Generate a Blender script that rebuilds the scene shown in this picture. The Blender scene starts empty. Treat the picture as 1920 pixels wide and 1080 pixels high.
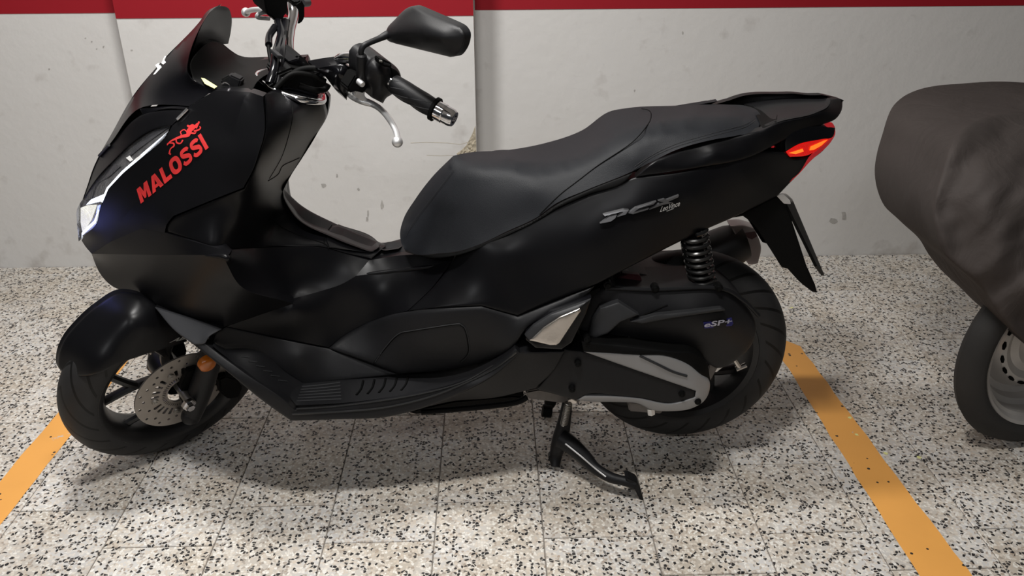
import bpy, bmesh, math, random
import numpy as np
from mathutils import Vector, Matrix
from mathutils.geometry import delaunay_2d_cdt
random.seed(7); rng = np.random.default_rng(7)
COL = bpy.context.scene.collection
SC = bpy.context.scene

# ------------------------------------------------------------------ camera
F_PX = 1545.0; CAM_H = 1.28
dY = np.array([-45.0, -750.0, F_PX]); dY /= np.linalg.norm(dY)
dX = np.array([1, -0.005, 0.0]); dX -= dY * dX.dot(dY); dX /= np.linalg.norm(dX)
RW = np.array([dX, dY, np.cross(dX, dY)])            # rows: world axes in camera (right, down, forward)
CAM = np.array([0, 0, CAM_H])
cd = bpy.data.cameras.new('camera'); cam = bpy.data.objects.new('camera', cd); COL.objects.link(cam)
cd.sensor_width = 36.0; cd.lens = 36.0 * F_PX / 1920.0; cd.clip_start = 0.05
m = Matrix.Identity(4)
for i in range(3):
    m[i][0] = RW[i][0]; m[i][1] = -RW[i][1]; m[i][2] = -RW[i][2]; m[i][3] = CAM[i]
cam.matrix_world = m
SC.camera = cam

# ------------------------------------------------------------------ light
SC.view_settings.view_transform = 'Standard'; SC.view_settings.look = 'None'
SC.view_settings.exposure = 0.18; SC.view_settings.gamma = 1.0
SC.view_settings.use_curve_mapping = False
w = bpy.data.worlds.new('world'); SC.world = w; w.use_nodes = True
bg = w.node_tree.nodes['Background']; bg.inputs[0].default_value = (0.9, 0.95, 1, 1); bg.inputs[1].default_value = 0.03
def area(name, loc, target, sx, sy, power, color):
    l = bpy.data.lights.new(name, 'AREA'); l.shape = 'RECTANGLE'; l.size = sx; l.size_y = sy
    l.energy = power; l.color = color
    o = bpy.data.objects.new(name, l); COL.objects.link(o); o.location = loc
    o.rotation_euler = (Vector(target) - Vector(loc)).to_track_quat('-Z', 'Y').to_euler()
    return o
area('lamp_main', (-0.17, 0.92, 2.42), (-0.17, 1.0, 0), 0.5, 0.14, 30, (1.0, 0.98, 0.95))
area('lamp_left', (-0.66, 1.72, 2.42), (-0.66, 1.72, 0), 0.35, 0.14, 31, (1.0, 0.98, 0.95))
area('lamp_front', (-0.2, -1.0, 2.42), (-0.2, 1.2, 0), 0.35, 0.12, 8, (0.98, 0.98, 1.0))
area('lamp_front_left', (-2.2, -0.9, 2.4), (-0.4, 2.2, 0.4), 0.6, 0.2, 11, (0.97, 0.98, 1.0))

# ------------------------------------------------------------------ materials
def mat(name, col, rough=0.5, metal=0.0, spec=0.5, bump=0.0, bscale=200.0, var=0.0, vscale=8.0, emit=None, estr=0.0, coat=0.0, trans=0.0, rvar=0.0):
    M = bpy.data.materials.new(name); M.use_nodes = True
    N = M.node_tree.nodes; L = M.node_tree.links; b = N['Principled BSDF']
    b.inputs['Base Color'].default_value = (*col, 1); b.inputs['Roughness'].default_value = rough
    b.inputs['Metallic'].default_value = metal; b.inputs['Specular IOR Level'].default_value = spec
    b.inputs['Coat Weight'].default_value = coat; b.inputs['Transmission Weight'].default_value = trans
    if emit: b.inputs['Emission Color'].default_value = (*emit, 1); b.inputs['Emission Strength'].default_value = estr
    tc = N.new('ShaderNodeTexCoord')
    n = N.new('ShaderNodeTexNoise'); n.inputs['Scale'].default_value = vscale; n.inputs['Detail'].default_value = 5
    L.new(tc.outputs['Object'], n.inputs['Vector'])
    mx = N.new('ShaderNodeMix'); mx.data_type = 'RGBA'
    mx.inputs[6].default_value = (*[c * (1 - var) for c in col], 1); mx.inputs[7].default_value = (*[min(1, c * (1 + var)) for c in col], 1)
    L.new(n.outputs['Fac'], mx.inputs[0]); L.new(mx.outputs[2], b.inputs['Base Color'])
    if rvar:
        mr = N.new('ShaderNodeMapRange'); mr.inputs[3].default_value = max(0, rough - rvar); mr.inputs[4].default_value = rough + rvar
        L.new(n.outputs['Fac'], mr.inputs[0]); L.new(mr.outputs[0], b.inputs['Roughness'])
    if bump:
        n2 = N.new('ShaderNodeTexNoise'); n2.inputs['Scale'].default_value = bscale; n2.inputs['Detail'].default_value = 3
        L.new(tc.outputs['Object'], n2.inputs['Vector'])
        bp = N.new('ShaderNodeBump'); bp.inputs['Strength'].default_value = bump; bp.inputs['Distance'].default_value = 0.002
        L.new(n2.outputs['Fac'], bp.inputs['Height']); L.new(bp.outputs[0], b.inputs['Normal'])
    return M

def terrazzo(name, dark=1.0):
    M = bpy.data.materials.new(name); M.use_nodes = True
    N = M.node_tree.nodes; L = M.node_tree.links; b = N['Principled BSDF']
    g = N.new('ShaderNodeNewGeometry'); oi = N.new('ShaderNodeObjectInfo')
    sc = N.new('ShaderNodeVectorMath'); sc.operation = 'SCALE'
    cx = N.new('ShaderNodeCombineXYZ')
    mu = N.new('ShaderNodeMath'); mu.operation = 'MULTIPLY'; mu.inputs[1].default_value = 37.0
    L.new(oi.outputs['Random'], mu.inputs[0]); L.new(mu.outputs[0], cx.inputs[0]); L.new(mu.outputs[0], cx.inputs[1])
    ad = N.new('ShaderNodeVectorMath'); L.new(g.outputs['Position'], ad.inputs[0]); L.new(cx.outputs[0], ad.inputs[1])
    # warp
    wn = N.new('ShaderNodeTexNoise'); wn.inputs['Scale'].default_value = 90; L.new(ad.outputs[0], wn.inputs['Vector'])
    ws = N.new('ShaderNodeVectorMath'); ws.operation = 'MULTIPLY_ADD'; ws.inputs[1].default_value = (0.006, 0.006, 0); L.new(wn.outputs['Color'], ws.inputs[0]); L.new(ad.outputs[0], ws.inputs[2])
    fl = N.new('ShaderNodeVectorMath'); fl.operation = 'MULTIPLY'; fl.inputs[1].default_value = (1, 1, 0); L.new(ws.outputs[0], fl.inputs[0])
    def vor(scale, lo, hi, thr):
        v = N.new('ShaderNodeTexVoronoi'); v.voronoi_dimensions = '2D'; v.inputs['Scale'].default_value = scale; L.new(fl.outputs[0], v.inputs['Vector'])
        e = N.new('ShaderNodeTexVoronoi'); e.voronoi_dimensions = '2D'; e.feature = 'DISTANCE_TO_EDGE'; e.inputs['Scale'].default_value = scale; L.new(fl.outputs[0], e.inputs['Vector'])
        r = N.new('ShaderNodeSeparateColor'); L.new(v.outputs['Color'], r.inputs[0])
        a = N.new('ShaderNodeMath'); a.operation = 'LESS_THAN'; a.inputs[1].default_value = thr; L.new(r.outputs[0], a.inputs[0])
        k = N.new('ShaderNodeMapRange'); k.inputs[1].default_value = lo; k.inputs[2].default_value = hi; L.new(e.outputs['Distance'], k.inputs[0])
        p = N.new('ShaderNodeMath'); p.operation = 'MULTIPLY'; L.new(a.outputs[0], p.inputs[0]); L.new(k.outputs[0], p.inputs[1])
        return p.outputs[0], r.outputs[1], r.outputs[2]
    bigs, bg1, _ = vor(138, 0.07, 0.13, 0.215)
    smalls, sg1, sg2 = vor(165, 0.05, 0.10, 0.72)
    # base cement tint: warm/cool patches per tile
    n = N.new('ShaderNodeTexNoise'); n.inputs['Scale'].default_value = 5.0; n.inputs['Detail'].default_value = 4; L.new(ad.outputs[0], n.inputs['Vector'])
    cr = N.new('ShaderNodeValToRGB'); L.new(n.outputs['Fac'], cr.inputs[0])
    cr.color_ramp.elements[0].position = 0.38; cr.color_ramp.elements[0].color = (0.47 * dark, 0.42 * dark, 0.355 * dark, 1)
    cr.color_ramp.elements[1].position = 0.60; cr.color_ramp.elements[1].color = (0.57 * dark, 0.555 * dark, 0.535 * dark, 1)
    chip = N.new('ShaderNodeValToRGB'); L.new(sg1, chip.inputs[0])
    e = chip.color_ramp.elements; e[0].color = (0.36, 0.28, 0.21, 1); e[1].color = (0.80, 0.78, 0.73, 1)
    x = chip.color_ramp.elements.new(0.3); x.color = (0.56, 0.48, 0.39, 1); x = chip.color_ramp.elements.new(0.12); x.color = (0.30, 0.26, 0.22, 1)
    m1 = N.new('ShaderNodeMix'); m1.data_type = 'RGBA'
    ms = N.new('ShaderNodeMath'); ms.operation = 'MULTIPLY'; ms.inputs[1].default_value = 0.85; L.new(smalls, ms.inputs[0])
    L.new(ms.outputs[0], m1.inputs[0]); L.new(cr.outputs[0], m1.inputs[6]); L.new(chip.outputs[0], m1.inputs[7])
    # per-tile tint
    tn = N.new('ShaderNodeMapRange'); tn.inputs[3].default_value = 0.95; tn.inputs[4].default_value = 1.04; L.new(oi.outputs['Random'], tn.inputs[0])
    tv = N.new('ShaderNodeVectorMath'); tv.operation = 'SCALE'; L.new(m1.outputs[2], tv.inputs[0]); L.new(tn.outputs[0], tv.inputs['Scale'])
    m2 = N.new('ShaderNodeMix'); m2.data_type = 'RGBA'; L.new(bigs, m2.inputs[0]); L.new(tv.outputs[0], m2.inputs[6])
    bc = N.new('ShaderNodeValToRGB'); L.new(bg1, bc.inputs[0]); bc.color_ramp.elements[0].color = (0.010, 0.010, 0.012, 1); bc.color_ramp.elements[1].color = (0.05, 0.045, 0.042, 1)
    L.new(bc.outputs[0], m2.inputs[7])
    L.new(m2.outputs[2], b.inputs['Base Color'])
    b.inputs['Roughness'].default_value = 0.55; b.inputs['Specular IOR Level'].default_value = 0.35
    return M

def plaster(name, c0, c1, grime):
    M = bpy.data.materials.new(name); M.use_nodes = True
    N = M.node_tree.nodes; L = M.node_tree.links; b = N['Principled BSDF']
    g = N.new('ShaderNodeNewGeometry')
    n = N.new('ShaderNodeTexNoise'); n.inputs['Scale'].default_value = 2.2; n.inputs['Detail'].default_value = 6; L.new(g.outputs['Position'], n.inputs['Vector'])
    mx = N.new('ShaderNodeMix'); mx.data_type = 'RGBA'; mx.inputs[6].default_value = (*c0, 1); mx.inputs[7].default_value = (*c1, 1); L.new(n.outputs['Fac'], mx.inputs[0])
    # scuffs: stretched noise, thresholded
    mp = N.new('ShaderNodeMapping'); mp.inputs['Scale'].default_value = (9, 9, 16); mp.inputs['Rotation'].default_value = (0.3, 0.5, 0.2); L.new(g.outputs['Position'], mp.inputs['Vector'])
    s = N.new('ShaderNodeTexNoise'); s.inputs['Scale'].default_value = 1.7; s.inputs['Detail'].default_value = 8; s.inputs['Roughness'].default_value = 0.7; L.new(mp.outputs[0], s.inputs['Vector'])
    k = N.new('ShaderNodeMapRange'); k.inputs[1].default_value = 0.70; k.inputs[2].default_value = 0.86; L.new(s.outputs['Fac'], k.inputs[0])
    # dirt splashes in a low band (wear that belongs to the wall)
    sp = N.new('ShaderNodeSeparateXYZ'); L.new(g.outputs['Position'], sp.inputs[0])
    hz = N.new('ShaderNodeMapRange'); hz.inputs[1].default_value = 0.0; hz.inputs[2].default_value = 0.10; hz.inputs[3].default_value = 0.20; hz.inputs[4].default_value = 0.0; L.new(sp.outputs[2], hz.inputs[0])
    d = N.new('ShaderNodeTexNoise'); d.inputs['Scale'].default_value = 14; d.inputs['Detail'].default_value = 8; L.new(g.outputs['Position'], d.inputs['Vector'])
    ds = N.new('ShaderNodeMath'); ds.operation = 'ADD'; L.new(d.outputs['Fac'], ds.inputs[0]); L.new(hz.outputs[0], ds.inputs[1])
    dk = N.new('ShaderNodeMapRange'); dk.inputs[1].default_value = 0.63; dk.inputs[2].default_value = 0.88; L.new(ds.outputs[0], dk.inputs[0])
    mxx = N.new('ShaderNodeMath'); mxx.operation = 'MAXIMUM'; L.new(k.outputs[0], mxx.inputs[0]); L.new(dk.outputs[0], mxx.inputs[1])
    mm = N.new('ShaderNodeMath'); mm.operation = 'MULTIPLY'; mm.inputs[1].default_value = 0.45; L.new(mxx.outputs[0], mm.inputs[0])
    m2 = N.new('ShaderNodeMix'); m2.data_type = 'RGBA'; L.new(mm.outputs[0], m2.inputs[0]); L.new(mx.outputs[2], m2.inputs[6]); m2.inputs[7].default_value = (*grime, 1)
    L.new(m2.outputs[2], b.inputs['Base Color']); b.inputs['Roughness'].default_value = 0.7; b.inputs['Specular IOR Level'].default_value = 0.25
    f = N.new('ShaderNodeTexNoise'); f.inputs['Scale'].default_value = 28; f.inputs['Detail'].default_value = 6; L.new(g.outputs['Position'], f.inputs['Vector'])
    bp = N.new('ShaderNodeBump'); bp.inputs['Strength'].default_value = 0.25; bp.inputs['Distance'].default_value = 0.006
    L.new(f.outputs['Fac'], bp.inputs['Height']); L.new(bp.outputs[0], b.inputs['Normal'])
    return M

def worn_paint(name, col, under, thr):
    M = mat(name, col, 0.5, var=0.12, vscale=6)
    N = M.node_tree.nodes; L = M.node_tree.links; b = N['Principled BSDF']
    g = N.new('ShaderNodeNewGeometry')
    src = b.inputs['Base Color'].links[0].from_socket
    n = N.new('ShaderNodeTexNoise'); n.inputs['Scale'].default_value = 11; n.inputs['Detail'].default_value = 7; n.inputs['Roughness'].default_value = 0.65; L.new(g.outputs['Position'], n.inputs['Vector'])
    k = N.new('ShaderNodeMapRange'); k.inputs[1].default_value = thr; k.inputs[2].default_value = thr + 0.02; L.new(n.outputs['Fac'], k.inputs[0])
    v = N.new('ShaderNodeTexVoronoi'); v.inputs['Scale'].default_value = 75; L.new(g.outputs['Position'], v.inputs['Vector'])
    s = N.new('ShaderNodeSeparateColor'); L.new(v.outputs['Color'], s.inputs[0])
    a = N.new('ShaderNodeMath'); a.operation = 'LESS_THAN'; a.inputs[1].default_value = 0.055; L.new(s.outputs[0], a.inputs[0])
    c = N.new('ShaderNodeMath'); c.operation = 'LESS_THAN'; c.inputs[1].default_value = 0.30; L.new(v.outputs['Distance'], c.inputs[0])
    p = N.new('ShaderNodeMath'); p.operation = 'MULTIPLY'; L.new(a.outputs[0], p.inputs[0]); L.new(c.outputs[0], p.inputs[1])
    mx = N.new('ShaderNodeMix'); mx.data_type = 'RGBA'; L.new(k.outputs[0], mx.inputs[0]); L.new(src, mx.inputs[6]); mx.inputs[7].default_value = (*under, 1)
    m2 = N.new('ShaderNodeMix'); m2.data_type = 'RGBA'; L.new(p.outputs[0], m2.inputs[0]); L.new(mx.outputs[2], m2.inputs[6]); m2.inputs[7].default_value = (0.03, 0.025, 0.02, 1)
    L.new(m2.outputs[2], b.inputs['Base Color'])
    return M

def rubber(name):
    """tyre rubber; grooves follow the tread angle through the UV map"""
    M = mat(name, (0.019, 0.019, 0.0195), 0.6, var=0.35, vscale=25, spec=.3)
    N = M.node_tree.nodes; L = M.node_tree.links; b = N['Principled BSDF']
    uv = N.new('ShaderNodeTexCoord'); sp = N.new('ShaderNodeSeparateXYZ'); L.new(uv.outputs['UV'], sp.inputs[0])
    ab = N.new('ShaderNodeMath'); ab.operation = 'ABSOLUTE'; L.new(sp.outputs[1], ab.inputs[0])
    sh = N.new('ShaderNodeMath'); sh.operation = 'MULTIPLY_ADD'; sh.inputs[1].default_value = 2.2; L.new(ab.outputs[0], sh.inputs[0])
    mu = N.new('ShaderNodeMath'); mu.operation = 'MULTIPLY'; mu.inputs[1].default_value = 22.0; L.new(sp.outputs[0], mu.inputs[0]); L.new(mu.outputs[0], sh.inputs[2])
    fr = N.new('ShaderNodeMath'); fr.operation = 'FRACT'; L.new(sh.outputs[0], fr.inputs[0])
    lt = N.new('ShaderNodeMapRange'); lt.inputs[1].default_value = 0.0; lt.inputs[2].default_value = 0.09; L.new(fr.outputs[0], lt.inputs[0])
    lt2 = N.new('ShaderNodeMapRange'); lt2.inputs[1].default_value = 0.17; lt2.inputs[2].default_value = 0.10; L.new(fr.outputs[0], lt2.inputs[0])
    mn = N.new('ShaderNodeMath'); mn.operation = 'MAXIMUM'; L.new(lt.outputs[0], mn.inputs[0]); mn.inputs[1].default_value = 0
    gr = N.new('ShaderNodeMath'); gr.operation = 'LESS_THAN'; gr.inputs[1].default_value = 0.16; L.new(fr.outputs[0], gr.inputs[0])
    band = N.new('ShaderNodeMath'); band.operation = 'LESS_THAN'; band.inputs[1].default_value = 0.86; L.new(ab.outputs[0], band.inputs[0])
    gg = N.new('ShaderNodeMath'); gg.operation = 'MULTIPLY'; L.new(gr.outputs[0], gg.inputs[0]); L.new(band.outputs[0], gg.inputs[1])
    inv = N.new('ShaderNodeMath'); inv.operation = 'SUBTRACT'; inv.inputs[0].default_value = 1.0; L.new(gg.outputs[0], inv.inputs[1])
    bp = N.new('ShaderNodeBump'); bp.inputs['Strength'].default_value = 1.0; bp.inputs['Distance'].default_value = 0.004
    L.new(inv.outputs[0], bp.inputs['Height']); L.new(bp.outputs[0], b.inputs['Normal'])
    src = b.inputs['Base Color'].links[0].from_socket
    mx = N.new('ShaderNodeMix'); mx.data_type = 'RGBA'; L.new(gg.outputs[0], mx.inputs[0]); L.new(src, mx.inputs[6]); mx.inputs[7].default_value = (0.002, 0.002, 0.002, 1)
    L.new(mx.outputs[2], b.inputs['Base Color'])
    return M

def cloth(name):
    M = mat(name, (0.046, 0.038, 0.035), 0.75, var=0.30, vscale=4, spec=0.25)
    N = M.node_tree.nodes; L = M.node_tree.links; b = N['Principled BSDF']
    tc = N.new('ShaderNodeTexCoord')
    mp = N.new('ShaderNodeMapping'); mp.inputs['Scale'].default_value = (1, 1, 0.55); mp.inputs['Rotation'].default_value = (0, 0.6, 0); L.new(tc.outputs['Object'], mp.inputs[0])
    n = N.new('ShaderNodeTexNoise'); n.inputs['Scale'].default_value = 13; n.inputs['Detail'].default_value = 6; n.inputs['Distortion'].default_value = 0.8; L.new(mp.outputs[0], n.inputs['Vector'])
    bp = N.new('ShaderNodeBump'); bp.inputs['Strength'].default_value = 0.6; bp.inputs['Distance'].default_value = 0.012
    L.new(n.outputs['Fac'], bp.inputs['Height']); L.new(bp.outputs[0], b.inputs['Normal'])
    return M

MT = dict(
    satin=mat('satin_black_paint', (0.004, 0.004, 0.0048), 0.34, spec=0.19, var=0.1, rvar=0.03),
    fascia=mat('black_plastic', (0.008, 0.008, 0.009), 0.46, spec=0.25, bump=0.15, bscale=900),
    gloss=mat('gloss_black', (0.004, 0.004, 0.005), 0.18, spec=0.3),
    tint=mat('dark_tinted_screen', (0.004, 0.004, 0.005), 0.22, spec=0.08),
    deep=mat('deep_black', (0.003, 0.003, 0.003), 0.6, spec=0.1),
    seam=mat('seam_black', (0.0015, 0.0015, 0.0015), 0.7, spec=0.1),
    seat=mat('seat_vinyl', (0.0105, 0.0115, 0.014), 0.52, spec=0.2, bump=0.25, bscale=700, var=0.12),
    lgrey=mat('light_grey_plastic', (0.04, 0.041, 0.045), 0.5, spec=0.3),  # own lighter grey of the fairing corner
    grey=mat('grey_plastic', (0.022, 0.0225, 0.024), 0.5, spec=0.3, bump=0.1, bscale=800),
    rub=rubber('tyre_rubber'),
    rim=mat('black_rim', (0.009, 0.009, 0.01), 0.42),
    chrome=mat('chrome', (0.72, 0.72, 0.74), 0.12, 1.0),
    silver=mat('satin_aluminium', (0.72, 0.72, 0.72), 0.45, 0.8, bump=0.05, bscale=400),
    bright=mat('brushed_silver', (0.62, 0.58, 0.54), 0.30, 1.0, bump=0.08, bscale=300, var=0.1),
    crank=mat('grey_cast_paint', (0.27, 0.27, 0.275), 0.40, 0.4, bump=0.12, bscale=900, var=0.1),
    disc=mat('brake_disc_steel', (0.34, 0.31, 0.28), 0.36, 0.75, var=0.15, vscale=30),
    steel=mat('dull_steel', (0.35, 0.33, 0.30), 0.4, 0.9),
    rimsteel=mat('dusty_silver_rim', (0.55, 0.53, 0.51), 0.42, 0.5, var=0.2, vscale=14),
    oldrub=mat('dusty_rubber', (0.020, 0.019, 0.018), 0.8, var=0.35, vscale=9, bump=0.3, bscale=120),
    red=mat('red_lettering', (0.62, 0.030, 0.030), 0.45),
    white=mat('white_print', (0.75, 0.75, 0.74), 0.4),
    pale=mat('pale_print', (0.30, 0.30, 0.28), 0.4),
    blue=mat('blue_emblem', (0.02, 0.02, 0.13), 0.3, 0.3),
    badge=mat('badge_silver', (0.42, 0.42, 0.5), 0.4, 0.4),
    emblem=mat('smoked_chrome', (0.30, 0.30, 0.31), 0.40, 1.0),
    amber=mat('amber_reflector', (0.42, 0.11, 0.008), 0.25, spec=0.7, var=0.2, vscale=120),
    yellow=mat('pale_yellow_label', (0.72, 0.72, 0.30), 0.5),
    tail=mat('lit_red_lens', (0.35, 0.004, 0.004), 0.2, emit=(1.0, 0.012, 0.008), estr=0.42, bump=.8, bscale=260, var=.5, vscale=70),
    tailhot=mat('lit_orange_bulb', (0.9, 0.2, 0.02), 0.2, emit=(1.0, 0.13, 0.012), estr=1.3),
    tailedge=mat('lit_red_strip', (0.35, 0.01, 0.015), 0.2, emit=(1.0, 0.05, 0.06), estr=0.2),
    drl=mat('daylight_running_strip', (0.8, 0.85, 0.9), 0.3, emit=(0.86, 0.91, 1.0), estr=1.0),
    lowbeam=mat('lit_crystal_lens', (0.8, 0.8, 0.7), 0.15, emit=(0.95, 0.93, 0.80), estr=0.38, bump=1.0, bscale=260, var=0.3, vscale=90),
    ledblue=mat('bluish_led', (0.4, 0.45, 0.9), 0.2, emit=(0.35, 0.42, 1.0), estr=1.2),
    reflector=mat('headlight_reflector', (0.33, 0.33, 0.34), 0.25, 0.8, bump=0.8, bscale=160, var=0.6, vscale=45),
    smoke=mat('smoked_reflector', (0.12, 0.12, 0.13), 0.25, 0.6, bump=0.5, bscale=120, var=0.4, vscale=30),
    exhaust=mat('exhaust_tip_metal', (0.40, 0.35, 0.35), 0.4, 0.7, var=0.15),
    muffler=mat('muffler_black', (0.018, 0.016, 0.016), 0.5),
    maroon=mat('dull_maroon', (0.06, 0.012, 0.016), 0.5),
    alloy=mat('dirty_engine_alloy', (0.13, 0.12, 0.115), 0.5, 0.6, var=0.4, vscale=40),
    spring=mat('black_spring', (0.01, 0.01, 0.01), 0.25),
    cloth=cloth('dark_cover_cloth'),
    tread=mat('dusty_tread', (0.030, 0.030, 0.031), 0.62, var=0.45, vscale=40),
    terra=terrazzo('terrazzo'), edge=mat('highlight_gloss_black', (0.02, 0.02, 0.02), 0.18, spec=0.9), grout=mat('grout', (0.19, 0.17, 0.15), 0.8, var=0.4, vscale=30),  # edge: extra gloss for the added highlight beads on the floor rim
    wallp=plaster('wall_plaster', (0.61, 0.595, 0.575), (0.66, 0.65, 0.635), (0.24, 0.20, 0.17)),
    redp=mat('red_wall_paint', (0.29, 0.010, 0.018), 0.6, spec=.2, var=.06, vscale=3, bump=.1, bscale=30),
    orange=worn_paint('orange_floor_paint', (0.78, 0.37, 0.085), (0.52, 0.47, 0.42), 0.69),
    rubble=mat('broken_plaster', (0.42, 0.37, 0.28), 0.9, var=0.5, vscale=70, bump=1.0, bscale=90),
    scuff=mat('wall_scuff', (0.40, 0.385, 0.365), 0.8, var=.35, vscale=120),
    ceil=mat('ceiling_paint', (0.55, 0.54, 0.52), 0.8),
)

# ------------------------------------------------------------------ frames: a pixel seen on a plane of the scooter becomes a point in metres
O = np.array([-0.86, 1.74, 0.0])                     # floor under the steering, on the scooter's mid plane
def ray(px, py): return RW @ np.array([px - 960, py - 540, F_PX])
def P(px, py, L):
    d = ray(px, py); t = (O[1] - L - CAM[1]) / d[1]
    return CAM + d * t - O
RHO = math.radians(26.5); STEER = math.radians(45)
def rotm(ax, t):
    ax = ax / np.linalg.norm(ax); K = np.array([[0, -ax[2], ax[1]], [ax[2], 0, -ax[0]], [-ax[1], ax[0], 0]])
    return np.eye(3) + math.sin(t) * K + (1 - math.cos(t)) * K @ K
RM = rotm(np.array([math.sin(RHO), 0, math.cos(RHO)]), STEER)
PIV = np.array([.099, 0, .227])
NST = RM @ np.array([0, -1.0, 0])
def st(x, lat, z): return PIV + RM @ (np.array([x, -lat, z]) - PIV)
def plane_hit(px, py, p0, n):
    d = ray(px, py); c = CAM - O
    return c + d * (np.dot(p0 - c, n) / np.dot(d, n))
def ST(px, py, lat): return plane_hit(px, py, PIV + NST * lat, NST)
def PZ(px, py, z): return plane_hit(px, py, np.array([0, 0, z]), np.array([0, 0, 1.0]))
class Frame:
    def __init__(s, pt, n, mirror): s.pt, s.n, s.mirror = pt, np.array(n), mirror
def mir_y(v): return np.array([v[0], -v[1], v[2]])
def mir_st(v): return v - 2 * np.dot(v - PIV, NST) * NST
FS = Frame(P, (0, -1, 0), mir_y)
FST = Frame(ST, NST, mir_st)

# ------------------------------------------------------------------ mesh helpers
def mk(name, verts, faces, mt, parent=None, angle=35, uv=None):
    me = bpy.data.meshes.new(name); me.from_pydata([tuple(map(float, v)) for v in verts], [], faces); me.update()
    if uv is not None:
        l = me.uv_layers.new()
        for lp in me.loops: l.data[lp.index].uv = uv[lp.index]
    if angle:
        me.shade_smooth(); me.set_sharp_from_angle(angle=math.radians(angle))
    mts = mt if isinstance(mt, list) else [mt]
    for q in mts: me.materials.append(MT[q])
    o = bpy.data.objects.new(name, me); COL.objects.link(o)
    if parent is not None: o.parent = parent
    return o
def fix_normals(o):
    b = bmesh.new(); b.from_mesh(o.data); bmesh.ops.recalc_face_normals(b, faces=b.faces); b.to_mesh(o.data); b.free(); return o
def join_data(parts):
    V, Fc = [], []
    for v, f in parts:
        k = len(V); V += list(v); Fc += [[i + k for i in q] for q in f]
    return V, Fc
def frame_axes(t):
    t = t / np.linalg.norm(t); a = np.array([0, 0, 1.0]) if abs(t[2]) < .9 else np.array([1.0, 0, 0])
    u = np.cross(t, a); u /= np.linalg.norm(u); return u, np.cross(u, t)
def tube_data(pts, r, seg=10, flat=1.0):
    pts = [np.array(p, float) for p in pts]; n = len(pts)
    rs = r if hasattr(r, '__len__') else [r] * n
    V, Fc = [], []; pu = None
    for i, p in enumerate(pts):
        t = pts[min(i + 1, n - 1)] - pts[max(i - 1, 0)]; t /= np.linalg.norm(t)
        if pu is None: u, _ = frame_axes(t)
        else: u = pu - t * pu.dot(t); u /= np.linalg.norm(u)
        pu = u; v = np.cross(t, u)
        for k in range(seg):
            a = 2 * math.pi * k / seg
            V.append(p + rs[i] * (math.cos(a) * u + flat * math.sin(a) * v))
    for i in range(n - 1):
        for k in range(seg):
            a, b = i * seg + k, i * seg + (k + 1) % seg
            Fc.append([a, b, b + seg, a + seg])
    Fc.append(list(range(seg))[::-1]); Fc.append([(n - 1) * seg + k for k in range(seg)])
    return V, Fc
def curve(pts, n=6):
    """Catmull-Rom through points"""
    P_ = [np.array(p, float) for p in pts]; out = []
    for i in range(len(P_) - 1):
        p0, p1, p2, p3 = P_[max(i - 1, 0)], P_[i], P_[i + 1], P_[min(i + 2, len(P_) - 1)]
        for k in range(n):
            t = k / n
            out.append(.5 * ((2 * p1) + (-p0 + p2) * t + (2 * p0 - 5 * p1 + 4 * p2 - p3) * t * t + (-p0 + 3 * p1 - 3 * p2 + p3) * t ** 3))
    out.append(P_[-1]); return out
def tube(name, pts, r, mt, parent, seg=10, smooth=True, flat=1.0):
    if smooth and len(pts) > 2:
        if hasattr(r, '__len__'):
            q = curve([np.append(p, rr) for p, rr in zip(pts, r)]); pts = [a[:3] for a in q]; r = [a[3] for a in q]
        else: pts = curve(pts)
    v, f = tube_data(pts, r, seg, flat); return fix_normals(mk(name, v, f, mt, parent, 40))
def lathe_data(prof, c, ax, seg=48, up=None):
    """prof: (radius, along axis)"""
    c = np.array(c, float); ax = np.array(ax, float); ax /= np.linalg.norm(ax); u, v = frame_axes(ax)
    V, Fc = [], []
    for r, a in prof:
        for k in range(seg):
            t = 2 * math.pi * k / seg; V.append(c + ax * a + r * (math.cos(t) * u + math.sin(t) * v))
    for i in range(len(prof) - 1):
        for k in range(seg):
            a, b = i * seg + k, i * seg + (k + 1) % seg; Fc.append([a, b, b + seg, a + seg])
    return V, Fc
def lathe(name, prof, c, ax, mt, parent, seg=48, closed=False, angle=35, caps=True):
    if closed: prof = prof + [prof[0]]
    v, f = lathe_data(prof, c, ax, seg)
    if not closed and caps:
        f.append(list(range(seg))); f.append([(len(prof) - 1) * seg + k for k in range(seg)])
    return fix_normals(mk(name, v, f, mt, parent, angle))
def ball(name, c, r, mt, parent, seg=16, sc=(1, 1, 1)):
    prof = [(max(1e-4, r * math.sin(math.pi * i / 10)), -r * math.cos(math.pi * i / 10)) for i in range(11)]
    v, f = lathe_data(prof, (0, 0, 0), (0, 0, 1), seg); v = [np.array(c) + np.array(sc) * p for p in v]
    return fix_normals(mk(name, v, f, mt, parent, 60))
def cdt(loops):
    """triangulate polygon(s) given as loops of 2d points with holes (even-odd), returns pts, tris"""
    V, E = [], []
    for lp in loops:
        k = len(V); n = len(lp); V += [Vector(map(float, p)) for p in lp]; E += [(k + i, k + (i + 1) % n) for i in range(n)]
    r = delaunay_2d_cdt(V, E, [], 0, 1e-7)
    pts = np.array([[v.x, v.y] for v in r[0]]); tr = [list(t) for t in r[2]]
    cen = np.array([pts[t].mean(0) for t in tr]); odd = np.zeros(len(tr), int)
    for lp in loops: odd += inside(np.array(lp, float), cen).astype(int)
    return pts, [t for t, o in zip(tr, odd) if o % 2 == 1]
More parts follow.
